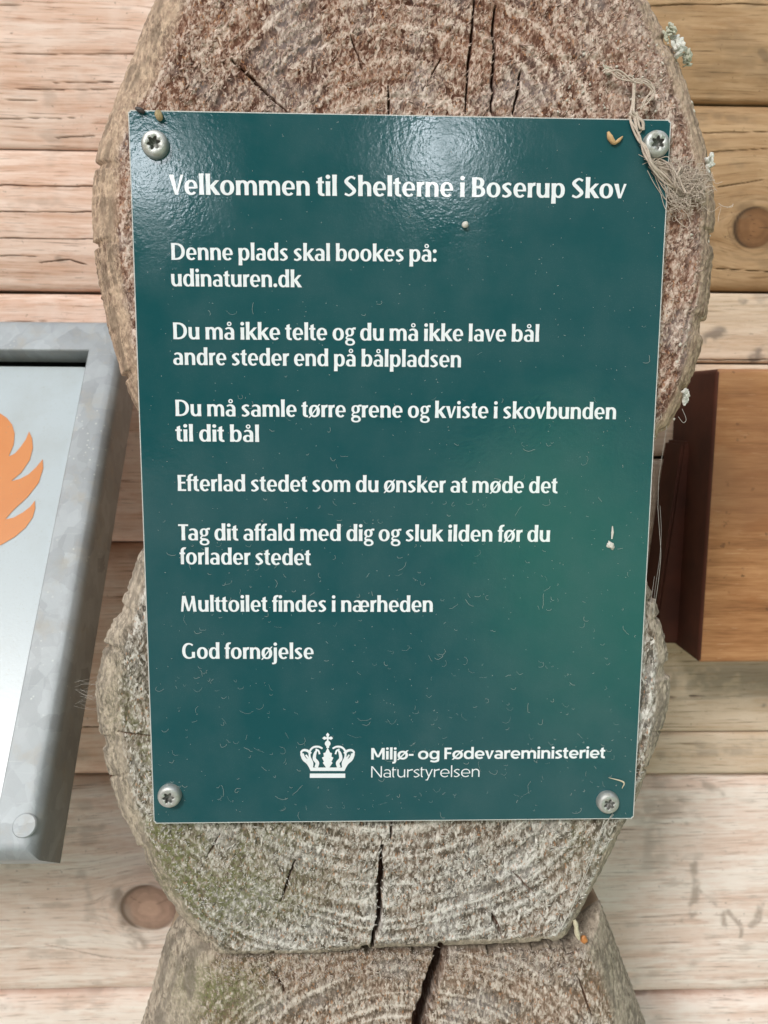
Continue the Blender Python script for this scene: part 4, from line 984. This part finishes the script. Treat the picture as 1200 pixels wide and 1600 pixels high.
lines += strand([(942, 112), (952, 108), (966, 116), (985, 126), (998, 127), (1010, 130), (1022, 140), (1018, 150), (1008, 160), (1000, 168)], .001, .00024, 7, .0007)
lines += strand([(990, 130), (990, 160), (988, 185), (998, 215), (1008, 235), (1018, 258), (1040, 280), (1062, 300)], [.001, .001, -.001, -.002, -.0028, -.003, -.001, .002], .00042, 5, .0006)
lines += strand([(992, 175), (1000, 195), (1004, 206)], -.0012, .0006, 3, .0008)
lines += strand([(1015, 250), (1030, 252), (1045, 268), (1060, 290)], -.002, .00012, 14, .0014)
lines += strand([(1020, 262), (1035, 285), (1048, 310), (1066, 322)], -.001, .00011, 14, .0016)
lines += strand([(1045, 290), (1065, 280), (1085, 292), (1098, 300)], .002, .00015, 18, .0018)
lines += strand([(1050, 300), (1075, 305), (1095, 280)], .002, .00018, 10, .002)
lines += strand([(1060, 262), (1062, 285), (1070, 300)], .0, .0005, 2, .0008)
for k in range(260):
    c = at(rnd.gauss(1072, 16), rnd.gauss(288, 16), .002 + rnd.gauss(0, .001)); P = [c]
    for i in range(5): P.append(P[-1] + np.array([rnd.gauss(0, .0016), rnd.gauss(0, .0006), rnd.gauss(0, .0014)]))
    lines.append((smooth_line(P, 3), rnd.uniform(.00006, .00014)))
TANGLE = web('tangled brown cobweb wrapped past the upper right screw of the green sign', lines)
lines = []
for k in range(16):
    a, b = at(rnd.uniform(112, 128), rnd.uniform(1060, 1105), .055), at(rnd.uniform(160, 172), rnd.uniform(1050, 1110), .012)
    mdl = (a + b) / 2 + np.array([0, 0, -rnd.uniform(0, .002)]); lines.append((smooth_line([a, mdl, b], 5), .00003))
web('wispy cobweb stretched between the metal fire sign and the mossy log', lines, MAT_WEB2)
lines = strand([(945, 1278), (935, 1310), (915, 1365), (893, 1420), (872, 1458)], .0015, .00016, 2, .0003) + strand([(958, 1272), (945, 1288), (932, 1312)], -.0005, .0001, 2, .0004)
web('thin silk thread running down from the lower right screw of the green sign', lines, MAT_WEB2)
lines = strand([(1028, 790), (1032, 830), (1031, 870), (1026, 915), (1020, 960)], .003, .00006, 2, .0004) + strand([(1024, 900), (1012, 985), (1008, 1040)], .001, .00006, 1, .0008) + strand([(1043, 668), (1037, 700), (1031, 745), (1029, 790)], .003, .00006, 1, .0003) \
    + strand([(1066, 640), (1075, 655), (1068, 660), (1060, 650)], .012, .0001, 1, .0003)
web('fine trailing cobweb along the right edge of the green sign', lines, MAT_WEB2)

def lump(name, c, sc, mat, seed, rot=0, detail=3, amp=.5, label=None, cat=None, group=None, parent=None):
    bm = bmesh.new(); bmesh.ops.create_icosphere(bm, subdivisions=detail, radius=1)
    me = bpy.data.meshes.new(name); bm.to_mesh(me); bm.free()
    V = np.zeros(len(me.vertices) * 3, np.float32); me.vertices.foreach_get('co', V); V = V.reshape(-1, 3).astype(float)
    r = 1 + amp * 2 * (vnoise(V[:, 0] * 2.3 + 9, V[:, 1] * 2.3 + 9, V[:, 2] * 2.3 + 9, seed) - .5) + amp * .8 * (vnoise(V[:, 0] * 6 + 9, V[:, 1] * 6, V[:, 2] * 6, seed + 1) - .5)
    V = V * r[:, None] * np.array(sc); ca, sa = math.cos(rot), math.sin(rot)
    V = np.stack([V[:, 0] * ca - V[:, 2] * sa, V[:, 1], V[:, 0] * sa + V[:, 2] * ca], 1)
    me.vertices.foreach_set('co', V.astype(np.float32).ravel())
    o = link(name, me, mat, None, True); o.location = c
    if parent is not None: o.parent = parent
    if label: tag(o, label, cat, group)
    return o
MAT_SAC = plain('dusty_web_sac', (.40, .32, .26), .95, .45, 700, 1.0, .0012)
for k_, (u, v, y, sc, r_) in enumerate(((1060, 280, .0035, (.0042, .0016, .0034), .5), (1082, 298, .0045, (.0036, .0016, .0040), 0), (1036, 262, -.0008, (.0032, .0008, .0022), -.9))):
    lump('web_sac', at(u, v, y), sc, MAT_SAC, 40 + k_, r_, 4, .7, parent=TANGLE)
MAT_LICHEN = plain('pale_lichen', (.66, .655, .60), .9, .35, 500, .8, .0008); MAT_LICHEN2 = plain('greenish_lichen', (.50, .50, .40), .9, .35, 500, .8, .0008)
MAT_SEED = plain('seed_husk', (.36, .27, .14), .6, .4, 500); MAT_DARK = plain('dark_seed', (.045, .035, .03), .5); MAT_SNAIL = plain('pale_shell', (.62, .60, .54), .4, .3, 900)
MAT_CASE = plain('straw_casing', (.56, .36, .17), .6, .3, 900); MAT_ORANGE = plain('orange_resin', (.52, .21, .06), .5, .3, 500)
LG = 'lichen tufts on the upper right rim'
def lichen(u, v, y, s, seed, mat, label):
    rr = random.Random(seed); bm = bmesh.new()
    V, F = [], []
    c = at(u, v, y)
    for k in range(9):                                       # crumpled overlapping lobes
        a = rr.uniform(0, 6.28); d = rr.uniform(.1, .9) * s; n = 12; o = len(V); ctr = np.array([math.cos(a) * d * .55, rr.uniform(-.25, .25) * s, math.sin(a) * d])
        nrm = np.array([rr.gauss(0, .6), -1, rr.gauss(0, .6)]); nrm /= np.linalg.norm(nrm); e1 = np.cross(nrm, [0, 0, 1]); e1 /= np.linalg.norm(e1); e2 = np.cross(nrm, e1)
        V.append(ctr)
        for ring_ in (.5, 1.0):
            for i in range(n):
                q = 2 * math.pi * i / n; r_ = s * .42 * ring_ * (1 + .35 * math.sin(3 * q + a) + rr.gauss(0, .12)); V.append(ctr + (e1 * math.cos(q) + e2 * math.sin(q)) * r_ - nrm * -s * .22 * ring_ * math.sin(2 * q + a))
        for i in range(n):
            i2 = (i + 1) % n; F += [(o, o + 1 + i, o + 1 + i2), (o + 1 + i, o + 1 + n + i, o + 1 + n + i2), (o + 1 + i, o + 1 + n + i2, o + 1 + i2)]
    bm.free(); ob = link('lichen', np_mesh('lichen', np.array(V), np.array(F)), mat, None, True); ob.location = c
    md = ob.modifiers.new('thickness', 'SOLIDIFY'); md.thickness = s * .12
    tag(ob, label, 'lichen', LG)
lichen(1058, 72, .010, .0042, 1, MAT_LICHEN, 'white lichen tuft highest on the right rim of the brown log end')
lichen(1047, 48, .010, .0034, 2, MAT_LICHEN2, 'small green lichen just above the white lichen tuft')
lichen(1072, 92, .014, .0034, 3, MAT_LICHEN2, 'greyish green lichen just below the white lichen tuft')
lichen(1108, 252, .009, .0036, 4, MAT_LICHEN, 'pale lichen tuft beside the cobweb right of the upper right screw')
lichen(1088, 372, .008, .0034, 5, MAT_LICHEN, 'white lichen flake on the log rim below the cobweb')
lichen(1070, 620, .010, .0030, 6, MAT_LICHEN, 'white lichen flake low on the log rim above the brown board')
lichen(950, 107, .004, .0022, 7, MAT_LICHEN2, 'cream lichen scrap at the upper tip of the tangled cobweb')
def crumbs():
    V, F = [], []
    rr = np.random.default_rng(9)
    o8 = np.array([[1, 0, 0], [-1, 0, 0], [0, 1, 0], [0, -1, 0], [0, 0, 1], [0, 0, -1]], float); f8 = [(0, 2, 4), (2, 1, 4), (1, 3, 4), (3, 0, 4), (2, 0, 5), (1, 2, 5), (3, 1, 5), (0, 3, 5)]
    def add(u, v, y, s):
        c = at(u, v, y); o = len(V); M3 = np.linalg.qr(rr.normal(size=(3, 3)))[0]
        for q in o8: V.append(c + M3 @ (q * s * rr.uniform(.4, 1.3, 3)))
        F.extend([tuple(i + o for i in f) for f in f8])
    R_ = L1_out[13:26]
    for k in range(150):                                     # along the right rim of the top log
        i = rr.integers(0, len(R_) - 1); t = rr.random(); a, b = np.array(R_[i]), np.array(R_[i + 1]); p = a + (b - a) * t
        f = rr.random(); add(p[0] - 3 - 34 * f, p[1] + rr.normal(0, 5), Y_END + .008 * (1 - f), rr.uniform(.0004, .0011))
    for k in range(70): 
        u, v = rr.uniform(860, 1050), rr.uniform(60, 175); add(u, v, Y_END - .0003, rr.uniform(.0003, .0008))
    for k in range(90): add(rr.uniform(330, 930), rr.uniform(1295, 1465), Y_END - .0004, rr.uniform(.0003, .0008))
    o = link('bark_crumbs', np_mesh('bark_crumbs', np.array(V), np.array(F)), plain('pale_crumb', (.62, .58, .50), .9, .3, 400), None)
    tag(o, 'scattered pale crumbs of bark and lichen stuck to the log ends', 'crumbs', kind='stuff')
crumbs()
lump('seed', at(248, 180, -.0016), (.0014, .0012, .0021), MAT_SEED, 3, .25, amp=.12, label='tan seed husk on the top edge of the sign above the upper left screw', cat='seed')
lump('seed', at(219, 172, -.001), (.0018, .0012, .0010), MAT_DARK, 4, -.5, amp=.2, label='tiny dark seed on the upper left corner of the green sign', cat='seed')
lump('snail', at(727, 351, -.001), (.0013, .0011, .0013), MAT_SNAIL, 5, 0, amp=.12, label='tiny round pale shell stuck on the green sign below the heading', cat='snail shell')
def bent(name, P, y, rads, mat, label, cat):
    L = smooth_line([at(u, v, y) for u, v in P], 6); rd = np.interp(np.linspace(0, 1, len(L)), np.linspace(0, 1, len(rads)), rads)
    v, q = tube(L, list(rd), 9); o = link(name, np_mesh(name, np.array(v), np.array(q)), mat, None, True); tag(o, label, cat)
bent('insect_casing', [(950, 206), (954, 216), (960, 223), (966, 220), (973, 213)], -.0008, [.0005, .0012, .0010, .0006, .0007, .0002], MAT_CASE, 'curled straw coloured insect casing on the green sign near the upper right screw', 'insect casing')
bent('twig', [(897, 1436), (900, 1446), (901, 1456), (905, 1468)], .0085, [.0006, .0012, .0010, .0013, .0006], plain('pale_twig', (.55, .50, .36), .8, .3, 600), 'short pale twig stuck under the sloping corner of the mossy log', 'twig')
bent('bud_scale', [(951, 1215), (974, 1222), (972, 1232)], -.0006, [.0001, .0004, .0001], plain('straw_bit', (.58, .52, .38), .8), 'thin straw scrap standing above the lower right screw', 'straw')
lump('resin_drop', at(912, 1468, .012), (.0016, .0012, .0020), MAT_ORANGE, 8, .2, amp=.3, label='small orange resin lump beside the pale twig', cat='resin')
bent('bird_dropping', [(957, 822), (957, 832), (956, 842)], -.0004, [.0002, .0006, .0003], MAT_SNAIL, 'upper white dropping streak near the right edge of the green sign', 'bird dropping')
lump('bird_dropping', at(954, 853, -.0003), (.0012, .0004, .0018), MAT_SNAIL, 12, .8, amp=.5, label='lower white dropping blotch near the right edge of the green sign', cat='bird dropping')
